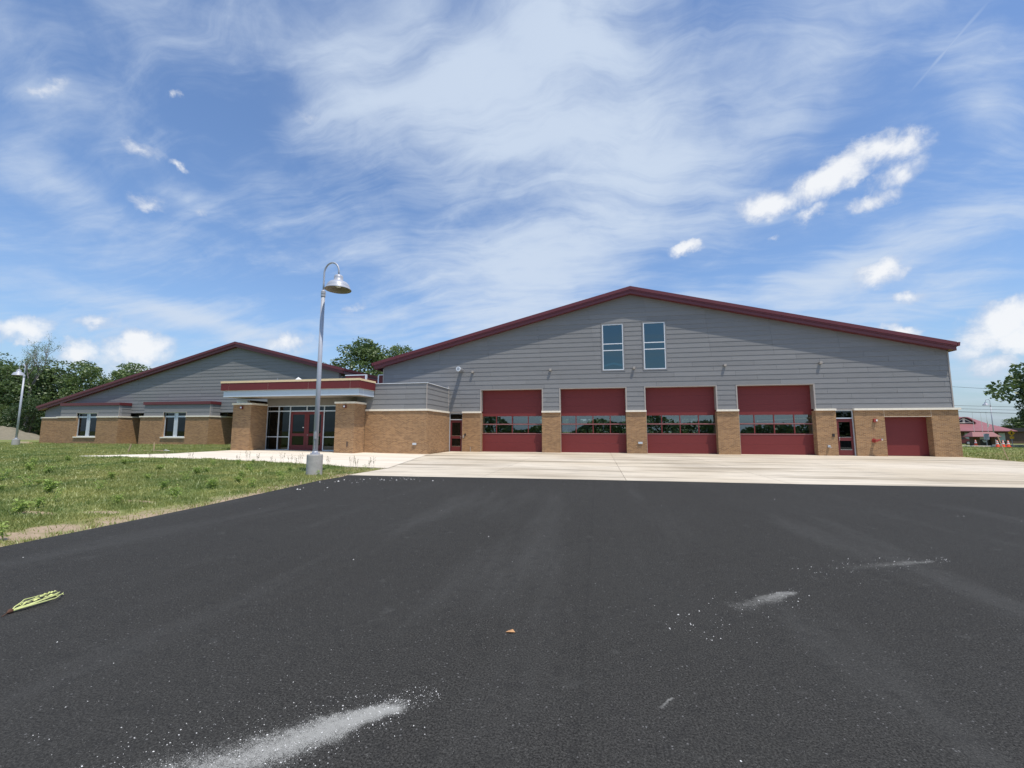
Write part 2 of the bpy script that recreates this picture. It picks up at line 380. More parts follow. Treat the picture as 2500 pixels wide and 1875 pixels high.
M['leaf_dark'] = leaf_material('dark_tree_leaves', (.032, .066, .022), (.13, .19, .06), .5)
M['grass'] = leaf_material('grass_blades', (.10, .19, .04), (.45, .44, .14), .55)
M['weed'] = leaf_material('weed_leaves', (.22, .34, .07), (.44, .54, .15), 3)
M['seed'] = leaf_material('seed_heads', (.12, .12, .05), (.26, .22, .12), 3)
M['bark'] = mat('bark', (.13, .105, .085), .95, var=.3, vscale=5, bump=.6, bscale=12, stretch=(1, 1, .3))
M['baretwig'] = mat('grey_twigs', (.22, .20, .19), .95, var=.2)
M['glass_teal'] = glass_material('teal_glass', (.10, .22, .24), .15, 0, (.66, .88, .90))
M['hall_floor'] = mat('hall_floor', (.30, .30, .29), .5)
M['siding_dark'] = mat('taupe_wall', (.20, .185, .165), .8)
M['root'] = mat('root_brown', (.10, .045, .025), .9)
M['blind'] = mat('pale_green_blind', (.38, .46, .42), .7)
M['asphalt_far'] = mat('old_asphalt', (.16, .16, .16), .9)
M['rail_glint'] = mat('pale_pink_rail_glint', (.55, .36, .35), .4)  # pale tone paints the light caught along the door rails
M['recess'] = mat('recess_shade_brown', (.035, .022, .018), .7)  # near-black brown stands in for the deep shade of the recess

# ---------------------------------------------------------------- ground
def clamp01(t): return np.clip(t, 0, 1)
def smooth(t): t = clamp01(t); return t*t*(3-2*t)
def hz_ground(x, y):
    x = np.asarray(x, float); y = np.asarray(y, float)
    h = .17*smooth((-9.5-x)/12)*smooth((y-9)/12)
    h = h - .5*smooth((x-24)/22)*smooth((y-36)/40) - .35*smooth((y-60)/60)
    return h
def slab_z(x, y): return float(hz_ground(x, y)) + .012
Y0 = 29.015
# bare soil patches in the lawn: centre x, y and half sizes
BARE = [(-7.87, 5.1, .42, .30), (-8.67, 6.26, .38, .13), (-9.17, 7.25, .5, .12), (-7.60, 5.63, .25, .12), (-7.85, 4.62, .5, .25), (-9.6, 5.9, .45, .14)]
# soil sheet (grid, finer near the camera) reaching the horizon
xs = np.concatenate([np.linspace(-1500, -130, 12), np.linspace(-120, -62, 30), np.linspace(-60, 30, 181), np.linspace(32, 110, 40), np.linspace(130, 1500, 12)])
ys = np.concatenate([np.linspace(-1500, -40, 12), np.linspace(-30, 0, 16), np.linspace(.5, 45, 90), np.linspace(47, 120, 38), np.linspace(140, 1800, 12)])
X, Y = np.meshgrid(xs, ys); near = np.exp(-((X+20)/40)**2-((Y-15)/25)**2)
bumps = .018*np.sin(X*1.7+np.sin(Y*1.1)*2)*np.cos(Y*2.1+X*.6)+.012*np.sin(X*4.1+1)*np.sin(Y*3.7)
edge = smooth((-7.9-X)/1.2)
Z = hz_ground(X, Y) - .035 + bumps*edge*near*1.3 + .03*smooth((-9-X)/2)*(Y < 60)
inside = (X > -58) & (X < 21) & (Y > 33) & (Y < 62)
Z = np.where(inside, np.minimum(Z, -.05), Z)
walk_in = (X > -22.6) & (X < -8) & (Y < 33) & (Y > np.interp(X, [-22.6, -18, -15, -11.9, -9.7, -8], [17.7, 17.6, 17.5, 16.8, 16.3, 16.0]))
Z = np.where(walk_in, Z-.14, Z)
V = np.stack([X, Y, Z], -1).reshape(-1, 3); nx, ny = len(xs), len(ys)
ii = (np.arange(ny-1)[:, None]*nx+np.arange(nx-1)[None, :]).ravel()
F = np.stack([ii, ii+1, ii+nx+1, ii+nx], -1)
g = G('lawn_and_soil')
big = g.noise(.16, 5, .6); mid = g.noise(1.1, 5, .65); fin = g.noise(14, 4, .7)
green = g.mix(g.ss(mid, .35, .68), (.12, .18, .045), (.27, .30, .09)); green = g.mix(g.ss(big, .38, .66), green, (.22, .195, .085))
soil = g.mix(fin, (.30, .22, .145), (.46, .36, .25))
sp = g.n('ShaderNodeSeparateXYZ'); g.t.links.new(g.obj, sp.inputs[0])
ex = g.math('ADD', sp.outputs[0], g.math('MULTIPLY', g.math('SUBTRACT', mid, .5), 2.6))
ex = g.math('SUBTRACT', ex, g.math('MULTIPLY', g.math('SUBTRACT', 8.0, sp.outputs[1], clamp=False), .22))
m_edge = g.math('MULTIPLY', g.ss(ex, -8.6, -7.6), g.math('LESS_THAN', sp.outputs[0], 0.0))
patch = g.ss(g.noise(.55, 5, .7), .60, .67)
patch = g.math('MULTIPLY', patch, g.math('LESS_THAN', sp.outputs[1], 40.0))
m_all = g.math('MAXIMUM', m_edge, g.math('MULTIPLY', patch, .25))
for (bx, by, ba, bb) in BARE:
    mp = g.n('ShaderNodeMapping', vector_type='TEXTURE'); mp.inputs['Location'].default_value = (bx, by, 0); mp.inputs['Scale'].default_value = (ba, bb, 50); g.t.links.new(g.obj, mp.inputs[0])
    ln = g.n('ShaderNodeVectorMath', operation='LENGTH'); g.t.links.new(mp.outputs[0], ln.inputs[0])
    m_all = g.math('MAXIMUM', m_all, g.ss(g.math('ADD', ln.outputs['Value'], g.math('MULTIPLY', g.math('SUBTRACT', mid, .5), 1.6)), .7, 1.25, 1, 0))
g.bump(fin, .6, .02)
col = g.mix(m_all, green, soil); col = g.mix(.5, col, g.mix(fin, (.55, .55, .55), (1.35, 1.35, 1.35)), 'MULTIPLY')
M['soil'] = g.done(col, .95, .2)
gr = soup('ground', V, F, M['soil']); gr['kind'] = 'structure'

# asphalt: one thick sheet, curved edge along the lawn
edge_pts = [(-7.93, 12.744), (-7.80, 12.2), (-7.86, 11.2), (-7.72, 10.2), (-7.60, 9.33), (-7.46, 8.2), (-7.34, 7.15), (-7.24, 5.9), (-7.19, 4.9), (-7.15, 4.1), (-7.1, 2.5), (-7.1, -30)]
g = G('fresh_asphalt')
agg = g.noise(90, 3, .8); med = g.noise(9, 4, .6); lg = g.noise(.35, 5, .6); lanes = g.noise(.5, 5, .6, stretch=(1.6, .25, 1, .35)); vor = g.n('ShaderNodeTexVoronoi'); vor.inputs['Scale'].default_value = 70; g.t.links.new(g.obj, vor.inputs[0])
col = g.mix(g.ss(agg, .32, .70), (.0065, .0063, .0058), (.072, .070, .064))
col = g.mix(g.ss(lg, .3, .75, 0, .4), col, (.046, .046, .043)); col = g.mix(g.ss(lanes, .50, .72, 0, .42), col, (.075, .075, .071))
blot = g.noise(2.6, 5, .7); col = g.mix(g.ss(blot, .60, .72, 0, .35), col, (.085, .085, .08)); col = g.mix(g.ss(med, .5, .68, 0, .3), col, (.02, .02, .02))
sx = g.n('ShaderNodeSeparateXYZ'); g.t.links.new(g.obj, sx.inputs[0]); seam = g.math('ABSOLUTE', g.math('ADD', .12, g.math('ADD', sx.outputs[0], g.math('MULTIPLY', g.math('SUBTRACT', med, .5), .06)))); col = g.mix(g.math('MULTIPLY', g.ss(seam, .0, .03, 1, 0), .16), col, (.012, .012, .012))
rnd = g.n('ShaderNodeSeparateColor'); g.t.links.new(vor.outputs['Color'], rnd.inputs[0])
spk = g.math('MULTIPLY', g.math('GREATER_THAN', rnd.outputs[0], .982), g.math('LESS_THAN', vor.outputs['Distance'], .35))
col = g.mix(g.math('MULTIPLY', spk, .5), col, (.22, .22, .215))
# powder dragged by tyres: three long stains in world coordinates (dust marks on the asphalt)
wn = g.n('ShaderNodeTexNoise'); wn.inputs['Scale'].default_value = 7; wn.inputs['Detail'].default_value = 5; g.t.links.new(g.obj, wn.inputs['Vector'])
wa = g.n('ShaderNodeVectorMath', operation='SUBTRACT'); g.t.links.new(wn.outputs['Color'], wa.inputs[0]); wa.inputs[1].default_value = (.5, .5, .5)
wb = g.n('ShaderNodeVectorMath', operation='MULTIPLY_ADD'); g.t.links.new(wa.outputs[0], wb.inputs[0]); wb.inputs[1].default_value = (.13, .13, 0); g.t.links.new(g.obj, wb.inputs[2]); warpv = wb.outputs[0]
grain = g.noise(170, 2, .9); clump = g.noise(28, 4, .7)
def streak(cx, cy, ang, ln, wd, dens, thr):
    mp = g.n('ShaderNodeMapping', vector_type='TEXTURE'); mp.inputs['Location'].default_value = (cx, cy, 0); mp.inputs['Rotation'].default_value = (0, 0, ang); mp.inputs['Scale'].default_value = (ln, wd, 1)
    g.t.links.new(warpv, mp.inputs[0]); s2 = g.n('ShaderNodeSeparateXYZ'); g.t.links.new(mp.outputs[0], s2.inputs[0])
    px = s2.outputs[0]; w = g.math('MULTIPLY_ADD', px, -.42, .62)          # wide at the tail, narrow at the head
    q = g.math('DIVIDE', g.math('ABSOLUTE', s2.outputs[1]), g.math('MAXIMUM', w, .05))
    f = g.math('MULTIPLY', g.ss(q, 0, 1, 1, 0), g.ss(g.math('ABSOLUTE', px), .75, 1.0, 1, 0))
    f = g.math('MULTIPLY', f, g.math('ADD', dens, g.math('MULTIPLY', g.ss(px, -.9, .8), .5)))
    return g.ss(g.math('ADD', f, g.math('ADD', g.math('MULTIPLY', g.math('SUBTRACT', grain, .5), 2.6), g.math('MULTIPLY', g.math('SUBTRACT', clump, .5), 1.2))), thr, thr+.7)
st = streak(-1.44, 1.84, math.radians(44), .66, .34, .60, .26)
st = g.math('MAXIMUM', st, g.math('MULTIPLY', streak(2.95, 5.42, math.radians(24), .82, .24, .30, .34), .42))
st = g.math('MAXIMUM', st, g.math('MULTIPLY', streak(1.35, 4.13, math.radians(38), .46, .22, .45, .32), .62))
st = g.math('MAXIMUM', st, g.math('MULTIPLY', streak(.33, 2.53, math.radians(60), .07, .03, .7, .35), .5))
col = g.mix(g.math('MULTIPLY', st, .75), col, (.40, .40, .37))
g.bump(g.math('ADD', agg, g.math('MULTIPLY', vor.outputs['Distance'], .6)), .55, .006)
M['asphalt'] = g.done(col, .88, .12)
poly = edge_pts + [(60, -30), (60, 13.45), (10.5, 13.42), (5.24, 13.10), (.45, 13.02), (-2.6, 12.95), (-5.8, 12.78)]
def prism(name, pts, zt, zb, m, **k):
    b = MB(); b.face([(p[0], p[1], zt(p) if callable(zt) else zt) for p in pts])
    n = len(pts)
    for i in range(n):
        p, q = pts[i], pts[(i+1) % n]; zp = zt(p) if callable(zt) else zt; zq = zt(q) if callable(zt) else zt
        b.face([(p[0], p[1], zb), (q[0], q[1], zb), (q[0], q[1], zq), (p[0], p[1], zp)])
    return b.build(name, m, **k)
tag(prism('asphalt_lot', poly, 0.0, -.12, M['asphalt']), kind='structure')

# concrete: apron and entrance slabs, each slab a piece
g = G('broomed_concrete')
c1 = g.noise(.35, 5, .6, stretch=(.35, 2.2, 1)); c2 = g.noise(1.3, 6, .7, stretch=(.3, 2.6, 1)); c3_ = g.noise(60, 3, .6); c4 = g.noise(.22, 3, .5)
col = g.mix(g.ss(c4, .3, .7), (.56, .485, .365), (.68, .61, .49)); col = g.mix(g.ss(c1, .47, .66, 0, .85), col, (.29, .24, .17)); col = g.mix(g.ss(c2, .49, .66, 0, .7), col, (.33, .29, .23)); col = g.mix(g.ss(g.noise(3.2, 6, .75, stretch=(.25, 3.2, 1)), .55, .70, 0, .55), col, (.36, .31, .24))
col = g.mix(.2, col, g.mix(c3_, (.6, .6, .6), (1.3, 1.3, 1.3)), 'MULTIPLY')
oi = g.n('ShaderNodeObjectInfo'); col = g.mix(1.0, col, g.mix(oi.outputs['Random'], (.95, .95, .95), (1.04, 1.04, 1.04)), 'MULTIPLY')
g.bump(c3_, .3, .004); M['concrete'] = g.done(col, .85, .3)
g = G('new_white_concrete')
c1 = g.noise(.4, 5, .6, stretch=(.5, 2.0, 1)); c3_ = g.noise(50, 3, .6); col = g.mix(g.ss(c1, .35, .75), (.76, .69, .57), (.62, .55, .43)); col = g.mix(.15, col, g.mix(c3_, (.6, .6, .6), (1.3, 1.3, 1.3)), 'MULTIPLY')
g.bump(c3_, .3, .004); M['concrete_new'] = g.done(col, .85, .3)
M['concrete_base'] = mat('cast_concrete', (.40, .385, .35), .9, var=.14, vscale=5, bump=.35, bscale=25)
def clip_poly(pts, ax, val, keep_gt):
    out = []
    for i in range(len(pts)):
        a, b = pts[i], pts[(i+1) % len(pts)]; da = (a[ax]-val)*(1 if keep_gt else -1); db = (b[ax]-val)*(1 if keep_gt else -1)
        if da >= 0: out.append(a)
        if da*db < 0:
            t = da/(da-db); out.append((a[0]+(b[0]-a[0])*t, a[1]+(b[1]-a[1])*t))
    return out
def slabs(name, poly, gx, gy, m, zt, parent, gap=.006):
    for i in range(len(gx)-1):
        for j in range(len(gy)-1):
            p = poly
            for ax, v, k in ((0, gx[i]+gap, True), (0, gx[i+1]-gap, False), (1, gy[j]+gap, True), (1, gy[j+1]-gap, False)):
                p = clip_poly(p, ax, v, k)
                if len(p) < 3: break
            if len(p) < 3: continue
            a = abs(sum(p[q][0]*p[(q+1) % len(p)][1]-p[(q+1) % len(p)][0]*p[q][1] for q in range(len(p)))/2)
            if a < .05: continue
            prism(name, p, zt, -.15, m, parent=parent)
ap = bpy.data.objects.new('apron', None); COL.objects.link(ap); ap['kind'] = 'structure'; ap.location = (0, 0, 0)
apoly = [(-7.93, 12.75), (-5.8, 12.79), (-2.6, 12.96), (.45, 13.03), (5.24, 13.11), (10.5, 13.43), (60, 13.46), (60, 20.5), (19.5, 24.2), (19.95, 26.7), (20.25, 29.6), (-10.2, 29.6), (-10.2, 25.1), (-7.863, 15.461)]
slabs('concrete_slab', apoly, [-10.4, -7.9, -3.55, .78, 5.1, 9.43, 13.76, 18.1, 22.4, 28, 34, 60], [12.5, 17.4, 21.7, 29.7], M['concrete'], lambda p: .004, ap)
en = bpy.data.objects.new('entrance_walk', None); COL.objects.link(en); en['kind'] = 'structure'
epoly = [(-7.9, 15.42), (-9.73, 15.78), (-11.9, 16.26), (-14.97, 17.0), (-18.23, 17.1), (-21.7, 17.15), (-23.6, 17.1), (-26, 17.25), (-22.9, 19.6), (-23.2, 25.3), (-10.22, 25.3), (-10.22, 25.1)]
slabs('walk_slab', epoly, [-27, -22.8, -19.2, -16.2, -13.2, -10.21, -7.0], [15, 18.5, 21.6, 25.4], M['concrete_new'], lambda p: slab_z(p[0], p[1]), en)
prism('walk_slab', [(-22.0, 25.29), (-15.2, 25.29), (-15.2, 33), (-22.0, 33)], .15, -.1, M['concrete_new'], parent=en)

# ---------------------------------------------------------------- wall helpers
SP = .3104
def free(lo, hi, ops):
    segs = [(lo, hi)]
    for a, b in ops:
        ns = []
        for s0, s1 in segs:
            if b <= s0 or a >= s1: ns.append((s0, s1)); continue
            if a > s0: ns.append((s0, a))
            if b < s1: ns.append((b, s1))
        segs = ns
    return [s for s in segs if s[1]-s[0] > .004]
def wall_cells(z0, z1, xl, xr, ops):
    brk = sorted({z0, z1} | {z for o in ops for z in (o[2], o[3]) if z0+.002 < z < z1-.002})
    out = []
    for a, b in zip(brk[:-1], brk[1:]):
        mid = (a+b)/2; cut = [(o[0], o[1]) for o in ops if o[2] < mid < o[3]]
        L0, R0, L1, R1 = xl(a), xr(a), xl(b), xr(b)
        if L1 > R1: L1 = R1 = (L1+R1)/2
        for s0, s1 in free(L0, R0, cut):
            out.append((s0, s1, min(max(s0, L1), R1), min(max(s1, L1), R1), a, b))
    return out
def siding(parent, T, zlist, xl, xr, ops, blen=3.66, name='siding_board', prefix=0):
    for r, (z0, z1) in enumerate(zip(zlist[:-1], zlist[1:])):
        cells = wall_cells(z0, z1, xl, xr, ops)
        if not cells: continue
        lo = min(c[0] for c in cells); hi = max(c[1] for c in cells)
        st = lo - ((r*1.27+prefix) % blen); k = 0; spans = []
        while st < hi: spans.append((st, st+blen)); st += blen
        # a wall cut in pieces by openings: boards stop at the openings
        for sa, sb in spans:
            groups = {}
            for (b0, b1, t0, t1, a, b) in cells:
                p0, p1 = max(b0, sa+.004), min(b1, sb-.004)
                if p1-p0 < .012: continue
                q0, q1 = min(max(t0, sa+.002), sb-.002), min(max(t1, sa+.002), sb-.002)
                q0 = max(q0, p0) if t0 <= b0 else q0; q1 = min(q1, p1) if t1 >= b1 else q1
                key = 0
                for gk, gv in groups.items():
                    if any(p0 < c[1]+.001 and p1 > c[0]-.001 for c in gv): key = gk; break
                else: key = len(groups)
                groups.setdefault(key, []).append((p0, p1, q0, q1, a, b))
            for gv in groups.values():
                m = MB()
                for (p0, p1, q0, q1, a, b) in gv:
                    da = .004+.019*(z1-a)/(z1-z0); db = .004+.019*(z1-b)/(z1-z0)
                    lapd = -.03
                    m.hexa([T(p0, a, da), T(p1, a, da), T(p1, a, lapd), T(p0, a, lapd), T(q0, b, db), T(q1, b, db), T(q1, b, lapd), T(q0, b, lapd)])
                m.build(name, M['siding'], parent)
def zrows(z_start, z_end):
    k0 = math.floor((z_start-3.098)/SP + 1e-6); zs = [z_start]; z = 3.098+SP*(k0+1)
    while z < z_end-.02:
        if z-zs[-1] > .03: zs.append(z)
        z += SP
    zs.append(z_end); return zs

# ---------------------------------------------------------------- fire station
FS = thing('fire_station', 'long fire station of tan brick and grey lap siding under two maroon gables', 'fire station', (0, Y0, 0))
P, W = 1.2646, 4.27
DX = [-7.966+i*(W+P) for i in range(4)]; ZT, ZB = 4.28, 2.675
RIDGE_X, RIDGE_Z, SL = 2.30, 10.99, .25
OV = .44; XL, XR = -15.46, 20.02
def roofz(x): return RIDGE_Z - SL*abs(x-RIDGE_X)
FASC = .46
wl = lambda z: max(XL, RIDGE_X-(RIDGE_Z-FASC+.10-z)/SL) if z < RIDGE_Z-FASC+.10 else RIDGE_X
wr = lambda z: min(XR, RIDGE_X+(RIDGE_Z-FASC+.10-z)/SL) if z < RIDGE_Z-FASC+.10 else RIDGE_X
WIN = [(.43, 1.78, 5.47, 8.58), (3.09, 4.45, 5.47, 8.58)]
TW = .085
sops = [(x-.0, x+W, 0, ZT) for x in DX] + WIN
bops = [(x-TW, x+W+TW, 0, ZT+.055) for x in DX] + [(a-.09, b+.09, c-.08, d+.09) for a, b, c, d in WIN]
TF = lambda u, z, d: (u, Y0+.05-d, z)
gw = MB()
for z0, z1 in zip(zrows(2.79, 10.58)[:-1], zrows(2.79, 10.58)[1:]):
    for (p0, p1, q0, q1, a, b) in wall_cells(z0, z1, wl, wr, sops):
        gw.hexa([(p0, Y0+.06, a), (p1, Y0+.06, a), (p1, Y0+.30, a), (p0, Y0+.30, a), (q0, Y0+.06, b), (q1, Y0+.06, b), (q1, Y0+.30, b), (q0, Y0+.30, b)])
gable = gw.build('gable_wall', M['hall'], FS, label='wide main gable wall above the four garage doors')
siding(gable, TF, zrows(2.79, 10.56), wl, wr, bops)
# brick pieces of the front, cast-stone course on top
def brickbox(x0, x1, y0, y1, z0, z1, label=None, name='brick_wall', m='brick'):
    o = MB().box(x0, x1, y0, y1, z0, z1).build(name, M[m], FS)
    if label: o['label'] = label
    return o
def course(x0, x1, y0, y1, z=ZB, h=.115, name='stone_course'):
    n = max(1, round((x1-x0)/1.25)); w = (x1-x0)/n
    for i in range(n): MB().box(x0+i*w+.002, x0+(i+1)*w-.002, y0, y1, z, z+h).build(name, M['stone'], FS)
def course_y(x0, x1, y0, y1, z=ZB, h=.115):
    n = max(1, round((y1-y0)/1.25)); w = (y1-y0)/n
    for i in range(n): MB().box(x0, x1, y0+i*w+.002, y0+(i+1)*w-.002, z, z+h).build('stone_course', M['stone'], FS)
RB = .45; YF = Y0-.02
piers = [(-9.321, DX[0]), (DX[0]+W, DX[1]), (DX[1]+W, DX[2]), (DX[2]+W, DX[3]), (DX[3]+W, 13.99), (14.957, 16.51), (18.86, 20.20)]
for a, b in piers:
    brickbox(a, b, YF, Y0+RB+.02, -.3, ZB, name='brick_pier')
brickbox(16.51, 18.86, YF, Y0+RB+.02, 2.30, ZB, name='brick_lintel')
for a, b in piers[:5]: course(a-.015, b+.015, Y0-.11, Y0+.12)
course(14.957-.02, 20.30, Y0-.11, Y0+.12)
brickbox(19.80, 20.20, Y0+RB+.02, 60, -.3, ZB); course_y(20.1, 20.30, Y0+.12, 60)
TR_ = lambda u, z, d: (20.02+d, u, z)
m = MB(); m.box(19.78, 19.99, Y0+.31, 60, 2.79, 6.05)
sw = m.build('side_wall', M['hall'], FS); siding(sw, TR_, zrows(2.79, 6.05), lambda z: Y0+.09, lambda z: 60, [], blen=7.3)
MB().box(20.0, 20.06, Y0+.005, Y0+.09, 2.79, 6.07).build('corner_trim', M['trim'], FS)
MB().box(-15.50, -15.44, Y0+.005, Y0+.09, 2.79, 6.0).build('corner_trim', M['trim'], FS)
MB().box(-15.46, -15.2, Y0+.31, 60, 0, 6.1).build('side_wall', M['siding'], FS)
MB().box(-15.4, -10.33, Y0+.31, Y0+.5, 0, 2.79).build('inner_wall', M['hall'], FS)
# steel lintel line above alcove
MB().box(16.51, 18.86, YF-.006, YF+.2, 2.285, 2.30).build('lintel_angle', M['stone'], FS)

# overhead doors
ZS = [0.0, .625, 1.25, 1.895, 2.50, 3.11, 3.72, 4.40]
YD = Y0+RB
for di, x0 in enumerate(DX):
    ord_ = ('first', 'second', 'third', 'fourth')[di]
    gd = MB().box(x0-.2, x0+W+.2, YD+.09, YD+.10, 4.28, 4.45).build('garage_door', M['door_red'], FS, label='%s maroon overhead door from the left, with two rows of windows' % ord_)
    cx = x0+W/2
    for k in range(7):
        a, b = ZS[k]+.0018, ZS[k+1]-.0018; m = MB()
        if k in (2, 3):
            m.box(x0-.12, x0+W+.12, YD, YD+.05, a, a+.045); m.box(x0-.12, x0+W+.12, YD, YD+.05, b-.04, b)
            xsd = [cx-2.22, cx-1.13, cx, cx+1.13, cx+2.22]
            for xx in xsd: m.box(xx-.03, xx+.03, YD-.004, YD+.046, a+.045, b-.04)
            m.box(x0-.12, cx-2.25, YD, YD+.05, a+.045, b-.04); m.box(cx+2.25, x0+W+.12, YD, YD+.05, a+.045, b-.04)
            s = m.build('door_section', M['door_red'], gd)
            MB().box(x0-.02, x0+W+.02, YD-.024, YD-.003, a-.006, a+.012).build('rail_highlight', M['rail_glint'], s)  # added strip, a painted highlight along the rail
            for q in range(4): MB().box(xsd[q]+.03, xsd[q+1]-.03, YD+.02, YD+.028, a+.045, b-.04).build('window_pane', M['glass'], gd)
        else:
            m.box(x0-.12, x0+W+.12, YD, YD+.05, a, b)
            m.build('door_section', M['door_red'], gd)
    # taupe trim round the opening above the brick, jamb liners in the recess
    t = MB(); t.box(x0-TW, x0-.004, Y0+.012, Y0+.08, 2.79, ZT+.05); t.box(x0+W+.004, x0+W+TW, Y0+.012, Y0+.08, 2.79, ZT+.05); t.box(x0-TW, x0+W+TW, Y0+.008, Y0+.08, ZT, ZT+.05)
    t.build('opening_trim', M['trim'], FS)
    t = MB(); t.box(x0+W-.004, x0+W+.06, Y0+.055, YD-.001, 2.79, ZT-.004); t.box(x0-.06, x0+.004, Y0+.055, YD-.001, 2.79, ZT-.004); t.box(x0-.06, x0+W+.06, Y0+.055, YD-.001, ZT-.004, ZT+.04)
    t.box(x0-.02, x0+.02, Y0+.0, Y0+.012, 0, ZB)
    t.build('jamb_liner', M['trim'], FS)
    t = MB(); t.box(x0-.10, x0-.0, YD+.06, YD+.14, 0, 4.3); t.box(x0+W, x0+W+.1, YD+.06, YD+.14, 0, 4.3); t.build('door_track', M['galv'], gd)
# solid red shutter in the brick alcove
sh = MB().box(16.45, 18.92, YD-.03, YD+.02, 0.02, 2.4).build('roll_shutter', M['door_red'], FS, label='plain maroon shutter in the brick alcove at the right end')

# man doors
def man_door(x0, x1, y, zt_leaf, z_top, hinge_left, label, gl):
    r = MB(); fw = .05
    r.box(x0, x0+fw, y-.04, y+.08, 0, z_top); r.box(x1-fw, x1, y-.04, y+.08, 0, z_top); r.box(x0+fw, x1-fw, y-.04, y+.08, z_top-.05, z_top); r.box(x0+fw, x1-fw, y-.04, y+.08, zt_leaf, zt_leaf+.06)
    d = r.build('entry_door', M['alu'], FS, label=label)
    a, b = x0+fw+.005, x1-fw-.005; g0, g1, g2, g3 = gl; s = .12
    m = MB(); m.box(a, a+s, y, y+.045, .015, zt_leaf-.006); m.box(b-s, b, y, y+.045, .015, zt_leaf-.006)
    for z0, z1 in ((.015, g0), (g1, g2), (g3, zt_leaf-.006)): m.box(a+s, b-s, y, y+.045, z0, z1)
    m.build('door_leaf', M['maroon_panel'], d, bevel=.004)
    MB().box(a+s, b-s, y+.02, y+.028, g0, g1).build('glass_pane', M['glass_dark'], d); MB().box(a+s, b-s, y+.02, y+.028, g2, g3).build('glass_pane', M['glass_dark'], d)
    MB().box(x0+fw, x1-fw, y+.02, y+.028, zt_leaf+.06, z_top-.05).build('transom_pane', M['glass_dark'], d)
    hx = (b-.07) if hinge_left else (a+.07); hm = MB(); pts = [(hx, y, .86), (hx, y-.06, .88), (hx+(-.02 if hinge_left else .02), y-.07, .98), (hx, y-.06, 1.08), (hx, y, 1.10)]
    hm.tube(pts, .011, 8); hm.build('pull_handle', M['chrome'], d, smooth=True)
    t = MB(); t.box(a+s-.01, b-s+.01, y-.008, y, g0-.02, g0); t.box(a+s-.01, b-s+.01, y-.008, y, g2-.02, g2); t.build('glazing_bead', M['chrome'], d)
    return d
man_door(-10.31, -9.325, Y0+.16, 2.20, 2.68, True, 'narrow maroon door with transom beside the entrance block', (.38, .90, 1.11, 2.03))
man_door(13.995, 14.95, Y0+.14, 2.19, 2.70, False, 'narrow maroon door with transom right of the fourth garage door', (.36, .88, 1.10, 2.0))
for x0, x1 in ((-10.33, -9.32), (13.99, 14.957)):
    MB().box(x0, x1, Y0+.04, Y0+.28, 2.70, 2.79).build('door_head', M['trim'], FS)
    MB().box(x0, x1, Y0+.3, Y0+1.8, 2.8, 2.85).build('vestibule_ceiling', M['hall'], FS)

# high gable windows
for wi, (a, b, c, d) in enumerate(WIN):
    m = MB(); f = .05; y = Y0+.02
    m.box(a, a+f, y, y+.1, c, d); m.box(b-f, b, y, y+.1, c, d); m.box(a+f, b-f, y, y+.1, c, c+f); m.box(a+f, b-f, y, y+.1, d-f, d)
    for z in (6.80, 7.245): m.box(a+f, b-f, y, y+.1, z-.027, z+.027)
    w = m.build('gable_window', M['whitefr'], FS, label='%s tall white framed window high in the main gable' % ('left' if wi == 0 else 'right'))
    for z0, z1 in ((c+f, 6.773), (6.827, 7.218), (7.272, d-f)): MB().box(a+f, b-f, y+.05, y+.058, z0, z1).build('glass_pane', M['glass_teal'], w)
    t = MB(); t.box(a-.085, a-.002, y-.012, y+.04, c-.075, d+.085); t.box(b+.002, b+.085, y-.012, y+.04, c-.075, d+.085); t.box(a, b, y-.012, y+.04, d+.002, d+.085); t.box(a, b, y-.012, y+.04, c-.075, c-.002)
    t.build('window_trim', M['siding'], w)

